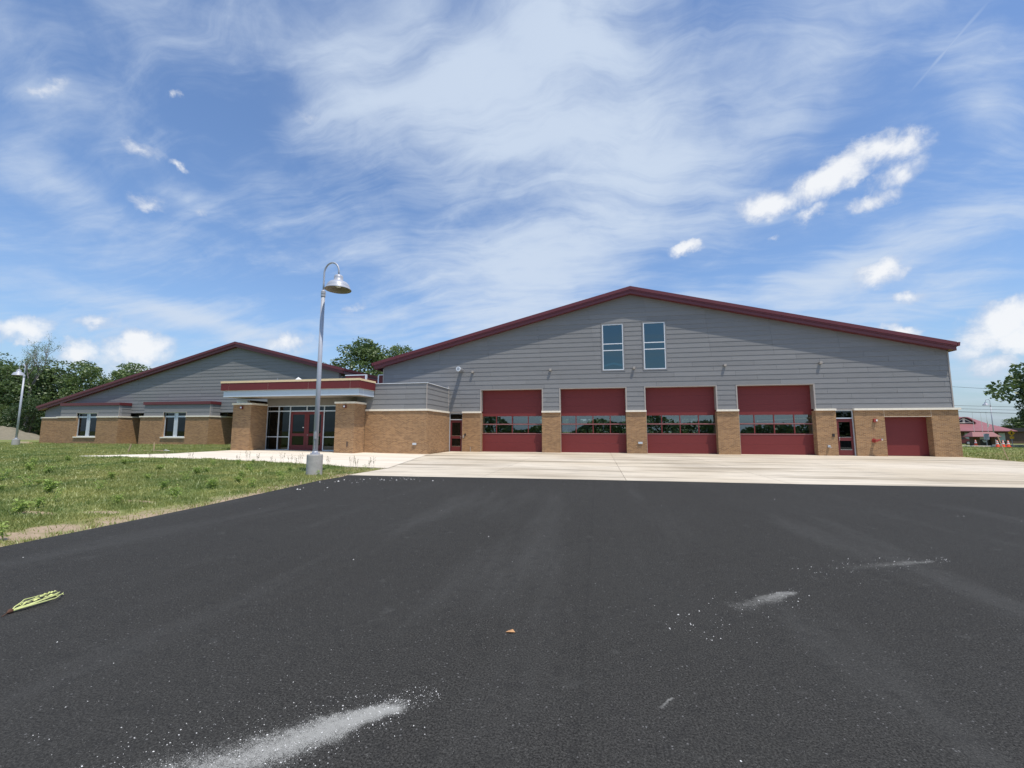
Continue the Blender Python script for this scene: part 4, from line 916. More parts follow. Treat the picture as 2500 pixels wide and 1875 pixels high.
# ---------------------------------------------------------------- vegetation
def leaf_quads(P, size, rng, aspect=.62, flat=0.0, seg=2):
    n = len(P); a = rng.normal(size=(n, 3)); a[:, 2] = a[:, 2]*(1-flat); a /= np.linalg.norm(a, axis=1, keepdims=True)
    b = rng.normal(size=(n, 3)); b -= a*(a*b).sum(1, keepdims=True); b /= np.linalg.norm(b, axis=1, keepdims=True)
    s = size*rng.uniform(.6, 1.35, (n, 1)); u = a*s; v = b*s*aspect*.5
    V = np.stack([P-u*.5, P+v, P+u*.5, P-v], 1).reshape(-1, 3)
    return V, np.arange(4*n).reshape(-1, 4)
def tree_mesh_parts(seed, H, crown_r, z0, nleaf, lsize, nclump=70, squash=1.0, trunk_r=.28, sparse=1.0, forked=False):
    rng = np.random.default_rng(seed); cz = (z0+H)/2; ch = (H-z0)/2
    tb = MB(); lean = rng.normal(0, .35, 2)
    top = H*.8; tb.tube([(0, 0, -.3), (lean[0]*.3, lean[1]*.3, H*.25), (lean[0]*.7, lean[1]*.7, H*.5), (lean[0], lean[1], top)], [trunk_r*1.15, trunk_r*.85, trunk_r*.55, trunk_r*.12], 9)
    C = []
    for i in range(nclump):
        th = rng.uniform(0, 2*math.pi); ph = rng.uniform(-1, 1); rr = rng.uniform(.45, 1.0)**.6
        lob = 1+.22*math.sin(3*th+seed)+.18*math.sin(5*th+2*ph*3+seed*1.7)
        wz = math.sqrt(max(0, 1-ph*ph)); taper = 1-.25*max(0, ph)
        c = np.array([math.cos(th)*crown_r*rr*lob*max(wz, .25)*taper, math.sin(th)*crown_r*rr*lob*max(wz, .25)*taper, cz+ph*ch*rr*rng.uniform(.85, 1.02)]); C.append(c)
    C = np.array(C)
    for c in C[::max(1, nclump//26)]:
        zs = max(H*.12, c[2]-rng.uniform(.25, .5)*abs(np.hypot(c[0], c[1]))-.8); zs = min(zs, top*.95); k = zs/top
        s = np.array([lean[0]*k, lean[1]*k, zs]); mid = (s+c)/2+np.array([0, 0, .25])+rng.normal(0, .15, 3)
        tb.tube([tuple(s), tuple(mid), tuple(c)], [trunk_r*.34*(1.1-k*.7), trunk_r*.2, .025], 5, cap=False)
    R = crown_r*rng.uniform(.16, .34, nclump); idx = rng.integers(0, nclump, nleaf); d = rng.normal(size=(nleaf, 3)); d /= np.linalg.norm(d, axis=1, keepdims=True)
    rad = (R[idx]*rng.uniform(.35, 1.0, nleaf)**.5)[:, None]
    P = C[idx]+d*rad*np.array([1.15, 1.15, .72]); keep = P[:, 2] > z0*.6; P = P[keep]
    V, F = leaf_quads(P, lsize, rng, flat=.3)
    return tb.mesh('trunk'), V, F
TREES = {}
def tree(kind, name, label, loc, rz=0, scale=1.0, group=None, leafm='leaf'):
    cat = 'tree'
    if kind not in TREES:
        args = KINDS[kind]; tm, V, F = tree_mesh_parts(*args[0], **args[1]); tm.materials.append(M['bark'])
        t = thing(name, label, cat, loc, group, rz); o = bpy.data.objects.new('trunk', tm); COL.objects.link(o); o.parent = t
        soup('crown', V, F, M[args[2]], t); TREES[kind] = t; t.scale = (scale,)*3 if not isinstance(scale, tuple) else scale
        return t
    return dup(TREES[kind], loc, label, rz, scale, group)
KINDS = {
 'a': ((3, 14.0, 5.2, .8, 15000, .34), dict(nclump=110, trunk_r=.3), 'leaf_dark'),
 'b': ((8, 12.5, 4.6, 1.0, 13000, .32), dict(nclump=95, trunk_r=.26), 'leaf'),
 'c': ((15, 17.0, 7.2, 3.0, 21000, .40), dict(nclump=120, trunk_r=.4), 'leaf'),
 'd': ((23, 13.0, 5.4, .8, 34000, .38), dict(nclump=120, trunk_r=.35), 'leaf_dark'),
}
gl = 'trees at the edge of the left woods'
for (k, x, y, s, rz, lab) in (
    ('a', -112, 62, 1.18, .3, 'tall dark leafy tree at the very left edge of the photo'),
    ('b', -105, 58, 1.15, 1.9, 'bushy green tree in front of the bare twigged tree at the left'),
    ('a', -98.5, 60, 1.02, 2.6, 'dark round tree just right of the bare twigged tree'),
    ('b', -93.5, 61, 1.22, 4.0, 'leafy tree between the bare twigged tree and the left wing roof'),
    ('a', -89.0, 64, .88, 5.1, 'lower dark tree whose crown dips beside the left wing roof end'),
    ('b', -86.5, 66, 1.22, .9, 'lighter green tree rising above the left slope of the left wing roof'),
    ('a', -81, 68, 1.0, 3.3, 'small tree crown nearest the ridge along the left wing roof slope'),
    ('b', -118, 64, 1.2, 5.5, 'green tree partly cut by the left edge of the photo'),
    ('b', -98, 52, .55, 1.2, 'low pale green tree at the foot of the woods behind the far lamp'),
    ('a', -90, 53, .52, 2.2, 'low dark bush tree beside the corner of the left wing')):
    tree(k, 'leafy_tree', lab, (x, y, -.1), rz, s, gl)
tree('c', 'broad_tree', 'broad green tree rising between the two gable roofs', (-41.4, 71, -.1), 2.2, (1.2, 1.2, 1.06))
tree('c', 'broad_tree', 'narrower tree crown touching the left end of the main roof', (-34.8, 72, -.1), 4.4, (.66, .66, 1.0))
tree('d', 'roadside_tree', 'dark ragged tree at the right edge beside the far building', (53.4, 56, -.4), 1.1, (1.1, 1.1, 1.16))
tree('d', 'roadside_tree', 'dark dense tree behind the ragged one, cut by the right edge', (59.0, 60, -.4), 4.0, (1.35, 1.35, 1.2))
tree('d', 'roadside_tree', 'low bushy tree under the ragged tree at the right edge', (50.6, 58.5, -.4), 2.3, (.58, .58, .60))
tree('d', 'roadside_tree', 'low dark tree behind the right end of the far building', (94, 112, -.6), 3.4, (1.0, 1.0, .46))
tree('d', 'roadside_tree', 'small far tree at the right end of the far building', (106, 118, -.6), .4, (1.1, 1.1, .6))
# the nearly bare tree
rng = np.random.default_rng(5); bt = thing('bare_tree', 'nearly bare tree with thin grey branches rising above the left woods', 'tree', (-97.5, 57, -.2))
tb = MB(); tips = []
def branch(p, d, ln, r, lvl):
    p = np.array(p, float); d = np.array(d, float); d /= np.linalg.norm(d); pts = [tuple(p)]; q = p
    for k in range(4): d2 = d+rng.normal(0, .07, 3)+np.array([0, 0, .05]); d = d2/np.linalg.norm(d2); q = q+d*ln/4; pts.append(tuple(q))
    tb.tube(pts, [r, r*.85, r*.7, r*.55, r*.4], 6 if lvl < 2 else 4, cap=False)
    if lvl >= 4: tips.extend(pts[2:]); return
    for k in range(3 if lvl else 4):
        t = rng.uniform(.35, 1.0); b = np.array(pts[0])*(1-t)+np.array(pts[-1])*t; nd_ = d+rng.normal(0, .42, 3); nd_[2] = abs(nd_[2])+.25; branch(b, nd_, ln*rng.uniform(.5, .72), r*.5, lvl+1)
tb.tube([(0, 0, 0), (0, 0, 6.5), (.1, 0, 9.2)], [.34, .27, .22], 8); 
branch((.0, 0, 8.5), (-.22, 0, 1), 4.6, .14, 1); branch((.1, 0, 9), (.22, .1, 1), 4.4, .14, 1); branch((.1, 0, 8.8), (.5, -.2, .9), 4.0, .10, 1); branch((0, 0, 7.5), (-.1, .3, 1), 5, .10, 1)
tb.build('trunk', M['baretwig'], bt, True)
T_ = np.array(tips); P_ = np.repeat(T_, 7, 0)+rng.normal(0, .28, (len(T_)*7, 3)); V, F = leaf_quads(P_, .15, rng); soup('crown', V, F, M['leaf'], bt)
# dense woods behind, and the far rim of trees all round (also what the windows mirror)
def wood(name, xs_, y_, hfun, n, size, m, dy=5):
    rng = np.random.default_rng(abs(hash(name)) % 1000 + 3 if False else len(name)*7)
    x = rng.uniform(xs_[0], xs_[1], n); h = hfun(x); z = h*rng.uniform(0, 1, n)**.8; y = y_+rng.normal(0, dy*.4, n)+dy*.5*np.sin(x*.7)
    P = np.stack([x, y, z-.5], 1); V, F = leaf_quads(P, size, rng, flat=.2); o = soup(name, V, F, M[m]); return tag(o, kind='stuff')
wood('woods', (-175, -62), 76, lambda x: 9.2+1.3*np.sin(x*.31)+.9*np.sin(x*.83+1), 42000, .75, 'leaf_dark', 7)
wood('distant_treeline', (-60, 70), 150, lambda x: 7+1.5*np.sin(x*.13)+1.2*np.sin(x*.5), 12000, 1.4, 'leaf_dark', 10)
wood('distant_treeline', (62, 260), 165, lambda x: 2.4+.6*np.sin(x*.11)+.5*np.sin(x*.37), 9000, 1.4, 'leaf_dark', 10)
wood('roadside_treeline', (-70, 90), -70, lambda x: np.maximum(1.2, 4.2+2.2*np.sin(x*.12)+1.3*np.sin(x*.41+2)), 16000, 1.1, 'leaf_dark', 8)

# ---------------------------------------------------------------- lawn
def lawn_edge(y): 
    ey = np.array([p[1] for p in edge_pts][::-1]); exx = np.array([p[0] for p in edge_pts][::-1]); return np.interp(y, ey, exx)
def lawn_ok(x, y):
    ok = (x < lawn_edge(y)-.05) | ((y > 12.74) & (x < np.interp(y, [12.74, 15.46, 15.8], [-7.93, -7.88, -9.0])-.04))
    ok &= ~((y > np.interp(x, [-26, -23.6, -18.2, -15, -11.9, -9.7, -7.9], [17.2, 17.05, 17.05, 16.95, 16.2, 15.72, 15.40])) & (x > np.interp(y, [17.1, 19.6, 25.3], [-26, -22.9, -23.2])))
    ok &= ~((x > -55.8) & (y > YA-.02) & ((x < -51.9) | True) & (y > np.where((x > -52.1) & (x < -34.3), YA-.02, YW-.1)))
    return ok
def gz(x, y): 
    bumps_ = .018*np.sin(x*1.7+np.sin(y*1.1)*2)*np.cos(y*2.1+x*.6)+.012*np.sin(x*4.1+1)*np.sin(y*3.7)
    return hz_ground(x, y)-.035+bumps_*smooth((-7.9-x)/1.2)*np.exp(-((x+20)/40)**2-((y-15)/25)**2)*1.3+.03*smooth((-9-x)/2)
rng = np.random.default_rng(21)
def scatter(n, xr, yr, power):
    out = []
    tot = 0
    while tot < n:
        x = rng.uniform(*xr, n); y = rng.uniform(*yr, n); r = np.hypot(x, y); p = np.minimum(1, (9.0/r)**power)
        k = (rng.uniform(size=n) < p) & lawn_ok(x, y); fx = (x*CR.x+y*CR.y)/(x*CF.x+y*CF.y+1e-6); k &= (fx > -1.35) & (fx < 1.35) & ((x*CF.x+y*CF.y) > 2)
        cl = np.sin(x*1.3+2*np.sin(y*.9))*np.sin(y*1.9+np.sin(x*1.1)*1.5)+.4*np.sin(x*3.7)*np.sin(y*4.3)
        bare = np.clip((x-lawn_edge(y)+1.6-.12*(8-np.minimum(y, 8))*-1)/1.3, 0, 1)
        for (bx, by, ba, bb) in BARE: k &= ~((((x-bx)/ba)**2+((y-by)/bb)**2 < 1.0) & (rng.uniform(size=n) < .93))
        k &= rng.uniform(size=n) < (.30+.5*(cl > -.15)+.2*(cl > .3))*(1-.75*bare)
        out.append(np.stack([x[k], y[k]], 1)); tot += k.sum()
    return np.concatenate(out)[:n]
def blades(P, hmin, hmax, w):
    n = len(P); x, y = P.T; z = gz(x, y); h = rng.uniform(hmin, hmax, n)*(.75+.5*rng.uniform(size=n)); a = rng.uniform(0, 2*math.pi, n); b = rng.uniform(0, 2*math.pi, n); bend = h*rng.uniform(.15, 1.0, n)
    dist = np.hypot(x, y); ww = w*np.clip(dist/9, .8, 3)
    v0 = np.stack([x-np.cos(a)*ww/2, y-np.sin(a)*ww/2, z], 1); v1 = np.stack([x+np.cos(a)*ww/2, y+np.sin(a)*ww/2, z], 1)
    v2 = np.stack([x+np.cos(b)*bend, y+np.sin(b)*bend, z+h], 1)
    return np.stack([v0, v1, v2], 1).reshape(-1, 3), np.arange(3*n).reshape(-1, 3)
Pg = scatter(330000, (-62, -7), (3.5, 36), 1.15)
V, F = blades(Pg, .02, .07, .014); o = soup('lawn_grass', V, F, M['grass']); tag(o, kind='stuff')
Pt = scatter(16000, (-62, -7), (3.5, 36), 1.1); V, F = blades(Pt, .06, .15, .012); tag(soup('tall_grass', V, F, M['grass']), kind='stuff')
# grass right of the building
def right_grass():
    n = 60000; x = rng.uniform(20.4, 75, n*3); y = rng.uniform(24.6, 75, n*3); k = (y > 24.3+(x-20)*.0) & (rng.uniform(size=n*3) < np.minimum(1, (30/np.hypot(x, y))**2)); x, y = x[k], y[k]
    z = hz_ground(x, y)-.035; h = rng.uniform(.03, .12, len(x)); a = rng.uniform(0, 6.28, len(x)); w = .03
    V = np.stack([np.stack([x-np.cos(a)*w, y-np.sin(a)*w, z], 1), np.stack([x+np.cos(a)*w, y+np.sin(a)*w, z], 1), np.stack([x+.03*np.sin(a), y+.03*np.cos(a), z+h], 1)], 1).reshape(-1, 3)
    tag(soup('field_grass', V, np.arange(len(V)).reshape(-1, 3), M['grass']), kind='stuff')
right_grass()
# weeds: broad-leaved clumps and seeding stalks
def weed_mesh(seed, h, nstem, nleaf, ll):
    r = np.random.default_rng(seed); m = MB()
    for s in range(nstem):
        a = r.uniform(0, 6.28); t = r.uniform(.1, .55); top = np.array([math.cos(a)*t*h, math.sin(a)*t*h, h*r.uniform(.6, 1)])
        m.tube([(0, 0, 0), tuple(top*.5+np.array([0, 0, .05*h])), tuple(top)], [.005, .004, .002], 4, cap=False)
        for k in range(nleaf):
            f = r.uniform(.2, 1); p = top*f; b = r.uniform(0, 6.28); L_ = ll*r.uniform(.6, 1.2); dx, dy = math.cos(b), math.sin(b); up = r.uniform(-.2, .7)
            q1 = p+np.array([dx*L_*.5-dy*L_*.17, dy*L_*.5+dx*L_*.17, up*L_*.5]); q2 = p+np.array([dx*L_, dy*L_, up*L_*.6-.02]); q3 = p+np.array([dx*L_*.5+dy*L_*.17, dy*L_*.5-dx*L_*.17, up*L_*.5])
            m.face([p, q1, q2, q3])
    return m
KW = []
spots = [(-9.66, 5.73, 1.0, 2), (-7.75, 4.45, .8, 1), (-10.3, 8.7, .8, 0), (-12.2, 7.7, 1.15, 2), (-14.0, 8.4, 1.2, 1), (-9.1, 8.0, .9, 0), (-8.6, 9.6, .9, 1), (-9.4, 9.2, 1.0, 2), (-11.4, 10.3, .9, 1), (-12.8, 11.9, 1.0, 2), (-10.6, 11.4, .85, 0), (-9.9, 10.5, .8, 2), (-8.9, 11.0, .8, 1), (-13.9, 10.2, .9, 0),
         (-16.5, 9.3, 1.2, 1), (-17.4, 10.9, 1.1, 2), (-19.2, 11.5, 1.2, 0), (-21.0, 12.6, 1.2, 1), (-15.1, 12.6, .9, 2), (-12.4, 13.6, .9, 1), (-10.6, 13.5, .8, 0), (-9.9, 12.1, .75, 2), (-14.7, 14.4, .9, 1), (-18.4, 13.9, 1.0, 2), (-22.6, 14.8, 1.1, 0), (-11.5, 8.2, .8, 1), (-13.2, 6.9, 1.1, 0), (-16.9, 7.7, 1.1, 2), (-9.2, 6.9, .7, 0), (-8.7, 12.4, .7, 1), (-20.5, 9.6, 1.25, 2), (-24.5, 12.4, 1.2, 1)]
rw = np.random.default_rng(31)
while len(spots) < 78:
    x_, y_ = rw.uniform(-27, -8.3), rw.uniform(5.5, 16.3)
    if bool(lawn_ok(np.array([x_]), np.array([y_]))[0]): spots.append((x_, y_, rw.uniform(.35, .95), len(spots) % 4))
wm = []
for k, (h, ns, nl, ll) in enumerate(((.30, 9, 9, .11), (.36, 7, 8, .10), (.26, 11, 8, .12), (.42, 3, 14, .09))):
    me = weed_mesh(40+k, h, ns, nl, ll).mesh('broadleaf_weed'); me.materials.append(M['weed']); wm.append(me)
for i_, (x, y, s, k) in enumerate(spots):
    o = bpy.data.objects.new('broadleaf_weed', wm[k]); COL.objects.link(o); o.location = (x, y, float(gz(x, y))); o.scale = (s,)*3; o.rotation_euler = (0, 0, x*7 % 6)
    tag(o, {0: 'bushy green weed clump behind the bare dirt patch near the left edge', 1: 'low weed tuft at the left edge beside the asphalt rim'}.get(i_, 'broad leaved green weed clump growing out of the lawn'), 'weed', 'weed clumps scattered over the lawn')
def stalk_mesh(seed):
    r = np.random.default_rng(seed); m = MB()
    for s in range(5):
        a = r.uniform(0, 6.28); top = np.array([math.cos(a)*.10, math.sin(a)*.10, r.uniform(.22, .42)]); b0 = np.array([math.cos(a)*.05, math.sin(a)*.05, 0])
        m.tube([tuple(b0), tuple((b0+top)/2), tuple(top)], .0018, 4, cap=False)
        for k in range(8):
            f = r.uniform(.5, 1.05); p = b0*(1-f)+top*f; b = r.uniform(0, 6.28); L_ = r.uniform(.02, .06); q = p+np.array([math.cos(b)*L_, math.sin(b)*L_, L_*.8]); w = np.array([-math.sin(b), math.cos(b), 0])*.006
            m.face([p-w, p+w, q+w*.5, q-w*.5])
    return m
sm = []
for k in range(3):
    me = stalk_mesh(60+k).mesh('seeding_weed'); me.materials.append(M['seed']); sm.append(me)
for i, (x, y) in enumerate(((-15.9, 16.8), (-15.5, 16.9), (-14.9, 16.75), (-13.8, 16.45), (-13.4, 16.5), (-12.9, 16.35), (-12.5, 16.25), (-12.2, 16.1), (-10.7, 15.85), (-11.4, 15.95), (-9.5, 15.55), (-9.2, 15.45), (-8.75, 15.4), (-8.5, 15.35), (-18.6, 16.9), (-21.0, 17.0), (-20.1, 16.95))):
    o = bpy.data.objects.new('seeding_weed', sm[i % 3]); COL.objects.link(o); o.location = (x, y, float(gz(x, y))); o.rotation_euler = (0, 0, i*1.7); o.scale = (1, 1, .85+.15*((i*5) % 3))
    tag(o, 'thin stalk weed with seed heads standing against the pale entrance walk', 'weed', 'seeding weeds along the entrance walk')

# ---------------------------------------------------------------- litter on the asphalt
def grit(name, pts, smin, smax, m='pebble'):
    r = np.random.default_rng(len(pts)); V = []; F = []
    for i, (x, y) in enumerate(pts):
        s = r.uniform(smin, smax)*(.5+r.uniform()**3*1.6); n = len(V); a = r.uniform(0, 6.28)
        for q in ((1, 0, 0), (0, .7, 0), (-1, 0, 0), (0, -.7, 0), (.1, .1, .7)):
            V.append((x+(q[0]*math.cos(a)-q[1]*math.sin(a))*s, y+(q[0]*math.sin(a)+q[1]*math.cos(a))*s, q[2]*s+.0005))
        F += [(n, n+1, n+4), (n+1, n+2, n+4), (n+2, n+3, n+4), (n+3, n, n+4)]
    return tag(soup(name, np.array(V), np.array(F), M[m]), kind='stuff')
r = np.random.default_rng(77)
def band(cx, cy, ang, ln, wd, n):
    t = r.uniform(-1, 1, n); w = (.62-.42*t)*wd; s = r.normal(0, .6, n)*w; c_, s_ = math.cos(ang), math.sin(ang); return [(cx+t_*ln*c_-q*s_, cy+t_*ln*s_+q*c_) for t_, q in zip(t, s)]
grit('white_grit', band(-1.42, 1.86, math.radians(44), .75, .42, 1500), .0010, .0026)
grit('white_grit', band(-1.9, 1.9, math.radians(34), .9, .6, 150), .0012, .0028)
grit('white_grit', band(1.1, 3.9, math.radians(38), .8, .4, 140), .0018, .004); grit('white_grit', band(2.9, 5.4, math.radians(24), 1.0, .3, 150), .0018, .004)
sp_ = [(-x_, y_) for x_, y_ in []]
n_ = 170; xx = r.uniform(-9, 11, n_*3); yy = r.uniform(1.6, 12.6, n_*3); kk = (xx > lawn_edge(yy)+.05); sp_ = list(zip(xx[kk][:n_], yy[kk][:n_]))
grit('loose_stones', sp_, .002, .006)
cl_ = [(-6.6+r.normal(0, .5), 11.2+r.normal(0, .35)) for _ in range(22)]+[(-5.5+r.normal(0, .55), 11.9+r.normal(0, .18)) for _ in range(30)]+[(-7.3+r.normal(0, .5), 9.6+r.normal(0, .25)) for _ in range(7)]
grit('spilled_stones', cl_, .008, .019)
# uprooted weed lying on the asphalt
uw = thing('uprooted_weed', 'pale yellow green uprooted weed with a brown root lying on the asphalt', 'weed', (-4.49, 2.674, .0)); r2 = np.random.default_rng(9)
d0 = np.array([-4.65+4.49, 3.06-2.674]); Lw = np.linalg.norm(d0)*1.02; d0 /= np.linalg.norm(d0); n0 = np.array([-d0[1], d0[0]])
mm = MB()
for s in range(6):
    off = r2.normal(0, .055); pts = []
    for k in range(7):
        f = k/6; sp2 = math.sin(f*math.pi)*off*1.4+off*.8*f; p = d0*Lw*f*(.85+.15*r2.uniform())+n0*(sp2+r2.normal(0, .006)); pts.append((p[0], p[1], .010+.02*math.sin(f*math.pi)+r2.uniform(0, .008)))
    mm.tube(pts, [.005, .005, .0045, .004, .0035, .003, .0015], 5)
mm.build('stems', M['rope'], uw, True)
lf_ = MB()
for k in range(26):
    f = r2.uniform(.25, .82); p = d0*Lw*f+n0*r2.normal(0, .045); a = math.atan2(d0[1], d0[0])+r2.normal(0, .5); L_ = r2.uniform(.03, .075); z = r2.uniform(.006, .035); c_, s_ = math.cos(a), math.sin(a)
    lf_.face([(p[0], p[1], z), (p[0]+c_*L_*.5-s_*L_*.16, p[1]+s_*L_*.5+c_*L_*.16, z+.008), (p[0]+c_*L_, p[1]+s_*L_, z*.6+.003), (p[0]+c_*L_*.5+s_*L_*.16, p[1]+s_*L_*.5-c_*L_*.16, z+.004)])
lf_.build('leaves', M['rope'], uw, True)
rt = MB(); rt.tube([(d0[0]*-.03, d0[1]*-.03, .014), (0, 0, .016), (d0[0]*.03, d0[1]*.03, .013)], [.004, .02, .006], 8); rt.tube([(d0[0]*-.03, d0[1]*-.03, .012), (d0[0]*-.075, d0[1]*-.07, .004)], .003, 5); rt.build('root', M['root'], uw, True)
m = MB(); m.face([(-.035, -.01, .004), (0, -.022, .012), (.035, -.004, .006), (.012, .022, .014), (-.02, .016, .004)]); o = m.build('dead_leaf', M['leafdry']); o.location = (-.63, 3.13, 0); tag(o, 'small curled orange brown leaf lying mid asphalt', 'leaf')
m = MB(); m.face([(-.03, -.01, .003), (0, -.014, .008), (.03, 0, .004), (0, .014, .01)]); o = m.build('dead_leaf', M['rope']); o.location = (2.5, 3.05, 0); tag(o, 'tiny pale yellow leaf at the right on the dark asphalt', 'leaf')

# survey stakes, boards and plastic on the lawn
def stake(a, b, w, label, m='lumber'):
    a = Vector(a); b = Vector(b); t = thing('wooden_stake', label, 'stake', a); d = b-a; u = d.cross(Vector((0, 1, 0))).normalized()*w/2; v = d.cross(u).normalized()*w*.3
    mb = MB(); lo = Vector((0, 0, 0))-d*.08; mb.hexa([lo-u-v, lo+u-v, lo+u+v, lo-u+v, d-u-v, d+u-v, d+u+v, d-u+v]); mb.build('shaft', M[m], t, True); return t
stake((-26.40, 20.07, .10), (-26.24, 20.1, .66), .06, 'left wooden stake leaning in the lawn before the dark recess')
stake((-26.83, 21.9, .12), (-26.86, 21.92, .70), .055, 'upright wooden stake in the lawn beside the loose boards')
stake((19.85, 25.80, -.02), (19.35, 25.60, 1.25), .035, 'long pale stake leaning left at the right edge of the concrete apron')
t = thing('loose_boards', 'weathered boards lying in the grass between the stakes and the walk', 'lumber', (-26.7, 21.6, .15))
for k, (dx, dy, ln, an) in enumerate(((0, 0, 2.0, -.1), (.2, .22, 1.7, .12), (.6, -.1, 1.2, -.25))):
    c_, s_ = math.cos(an), math.sin(an); m = MB(); L2 = ln/2
    pts = [(-L2, -.05), (L2, -.05), (L2, .05), (-L2, .05)]; pr = [(dx+x*c_-y*s_, dy+x*s_+y*c_) for x, y in pts]
    m.hexa([(x, y, .0+.03*k) for x, y in pr]+[(x, y, .04+.03*k) for x, y in pr]); m.build('board', M['lumber'], t, True)
m = MB(); r3 = np.random.default_rng(4); gp = [[(i*.13+r3.normal(0, .02), j*.11+r3.normal(0, .02), .02+abs(r3.normal(0, .05))) for i in range(6)] for j in range(4)]
for j in range(3):
    for i in range(5): m.face([gp[j][i], gp[j][i+1], gp[j+1][i+1], gp[j+1][i]])
o = m.build('plastic_sheet', M['white']); o.location = (-26.0, 21.55, .15); tag(o, 'small crumpled white plastic sheet at the end of the loose boards', 'plastic sheet')

# ---------------------------------------------------------------- far left: dirt mound, road edge, pipes
g = G('dirt'); dn = g.noise(2.2, 5, .65); g.bump(dn, .7, .15); M['dirt'] = g.done(g.mix(dn, (.15, .14, .095), (.29, .25, .18)), .95, .2)
N_ = 40; xs2 = np.linspace(-100, -72, N_); ys2 = np.linspace(40, 54, 24); X2, Y2 = np.meshgrid(xs2, ys2)
Z2 = 2.1*np.exp(-((X2+86)/6.2)**2-((Y2-47)/3.0)**2)+.32*np.sin(X2*1.3+np.sin(Y2))*np.sin(Y2*1.9+X2*.4)*np.exp(-((X2+86)/8)**2)-.15
i2 = (np.arange(23)[:, None]*N_+np.arange(N_-1)[None, :]).ravel(); md = soup('dirt_mound', np.stack([X2, Y2, Z2+.1], -1).reshape(-1, 3), np.stack([i2, i2+1, i2+N_+1, i2+N_], -1), M['dirt']); md['kind'] = 'structure'
k_ = MB().box(-140, -56.5, 43.9, 44.2, -.05, .16).build('road_kerb', M['concrete_base']); k_['kind'] = 'structure'
k_ = MB().box(-75, -56, 32.0, 32.5, -.02, .155).build('side_path', M['concrete_new']); k_['kind'] = 'structure'
t = thing('pipe_stack', 'small stack of yellowish boards by the corner of the left wing', 'lumber', (-54.6, 32.0, .16))
for k in range(4): MB().box(-.8, .8, -.2+.13*(k % 3), -.1+.13*(k % 3), .0+.11*(k//3), .1+.11*(k//3)).build('board', M['wood'], t, True)

# ---------------------------------------------------------------- far right
FB = thing('red_roofed_building', 'low brown brick building under a faded red hipped metal roof', 'building', (66, 92, -.55))
def fb(m, name, mt, label=None, parent=None):
    o = m.build(name, M[mt], parent or FB); 
    if label: o['label'] = label
    return o
gz0 = -.9
m = MB(); m.box(52, 71.2, 92.5, 108, gz0, 1.62); fb(m, 'wall', 'brick_brown')
m = MB(); e = 1.62; xa, xb, ya, yb = 55.6, 72.0, 91.2, 109; ax, ay, az = 66.9, 100, 5.25
for tri in (((xa, ya, e), (xb, ya, e), (ax, ay, az)), ((xb, ya, e), (xb, yb, e), (ax, ay, az)), ((xb, yb, e), (xa, yb, e), (ax, ay, az)), ((xa, yb, e), (xa, ya, e), (ax, ay, az))): m.face(tri)
m.box(xa, xb, ya, yb, e-.1, e-.004); rf = fb(m, 'roof', 'roof_red')
m = MB(); m.face([(48, 97, 1.7), (75.2, 97, 1.7), (74.0, 104, 4.45), (48, 104, 4.45)]); m.face([(48, 111, 1.7), (75.2, 111, 1.7), (74.0, 104, 4.45), (48, 104, 4.45)]); m.face([(75.2, 97, 1.7), (75.2, 111, 1.7), (74.0, 104, 4.45)]); m.box(48, 75.0, 97.2, 110.8, 1.5, 1.69); fb(m, 'rear_roof', 'roof_red')
m = MB(); m.box(72, 84, 100, 108, gz0, 1.5); fb(m, 'side_wing', 'brick_brown'); m = MB(); m.box(71.5, 84.5, 99.5, 108.5, 1.5, 2.2); fb(m, 'side_wing_roof', 'rubber')
m = MB(); m.box(ax-.35, ax+.35, ay-.35, ay+.35, az-.2, az+.15); fb(m, 'cupola', 'roof_red', parent=rf)
# eyebrow dormer
dx0, dx1, dyf, dz0, dz1 = 64.6, 68.1, 94.3, 2.95, 4.05; cxm = (dx0+dx1)/2; arc = [(dx0+(dx1-dx0)*i/12, dz0+(dz1-dz0)*max(0, math.sin(math.pi*i/12))**.9) for i in range(13)]
m = MB(); m.face([(x, dyf, z) for x, z in arc]); dm = fb(m, 'dormer', 'dark')
m = MB()
for (x0, z0), (x1, z1) in zip(arc[:-1], arc[1:]): m.hexa([(x0, dyf-.3, z0), (x1, dyf-.3, z1), (x1, dyf+4, z1), (x0, dyf+4, z0), (x0, dyf-.3, z0+.13), (x1, dyf-.3, z1+.13), (x1, dyf+4, z1+.13), (x0, dyf+4, z0+.13)])
fb(m, 'dormer_roof', 'roof_red', parent=dm)
m = MB(); m.box(dx0+.3, dx1-.3, dyf-.06, dyf-.01, dz0+.10, dz0+.22); m.box(cxm-.17, cxm+.17, dyf-.07, dyf-.01, dz0+.1, dz1-.1)
m.hexa([(dx0+.6, dyf-.06, dz0+.2), (cxm, dyf-.06, dz1-.22), (cxm, dyf-.01, dz1-.22), (dx0+.6, dyf-.01, dz0+.2), (dx0+.6, dyf-.06, dz0+.32), (cxm, dyf-.06, dz1-.08), (cxm, dyf-.01, dz1-.08), (dx0+.6, dyf-.01, dz0+.32)])
m.hexa([(cxm, dyf-.06, dz1-.22), (dx1-.6, dyf-.06, dz0+.2), (dx1-.6, dyf-.01, dz0+.2), (cxm, dyf-.01, dz1-.22), (cxm, dyf-.06, dz1-.08), (dx1-.6, dyf-.06, dz0+.32), (dx1-.6, dyf-.01, dz0+.32), (cxm, dyf-.01, dz1-.08)]); fb(m, 'dormer_frame', 'stone', parent=dm)
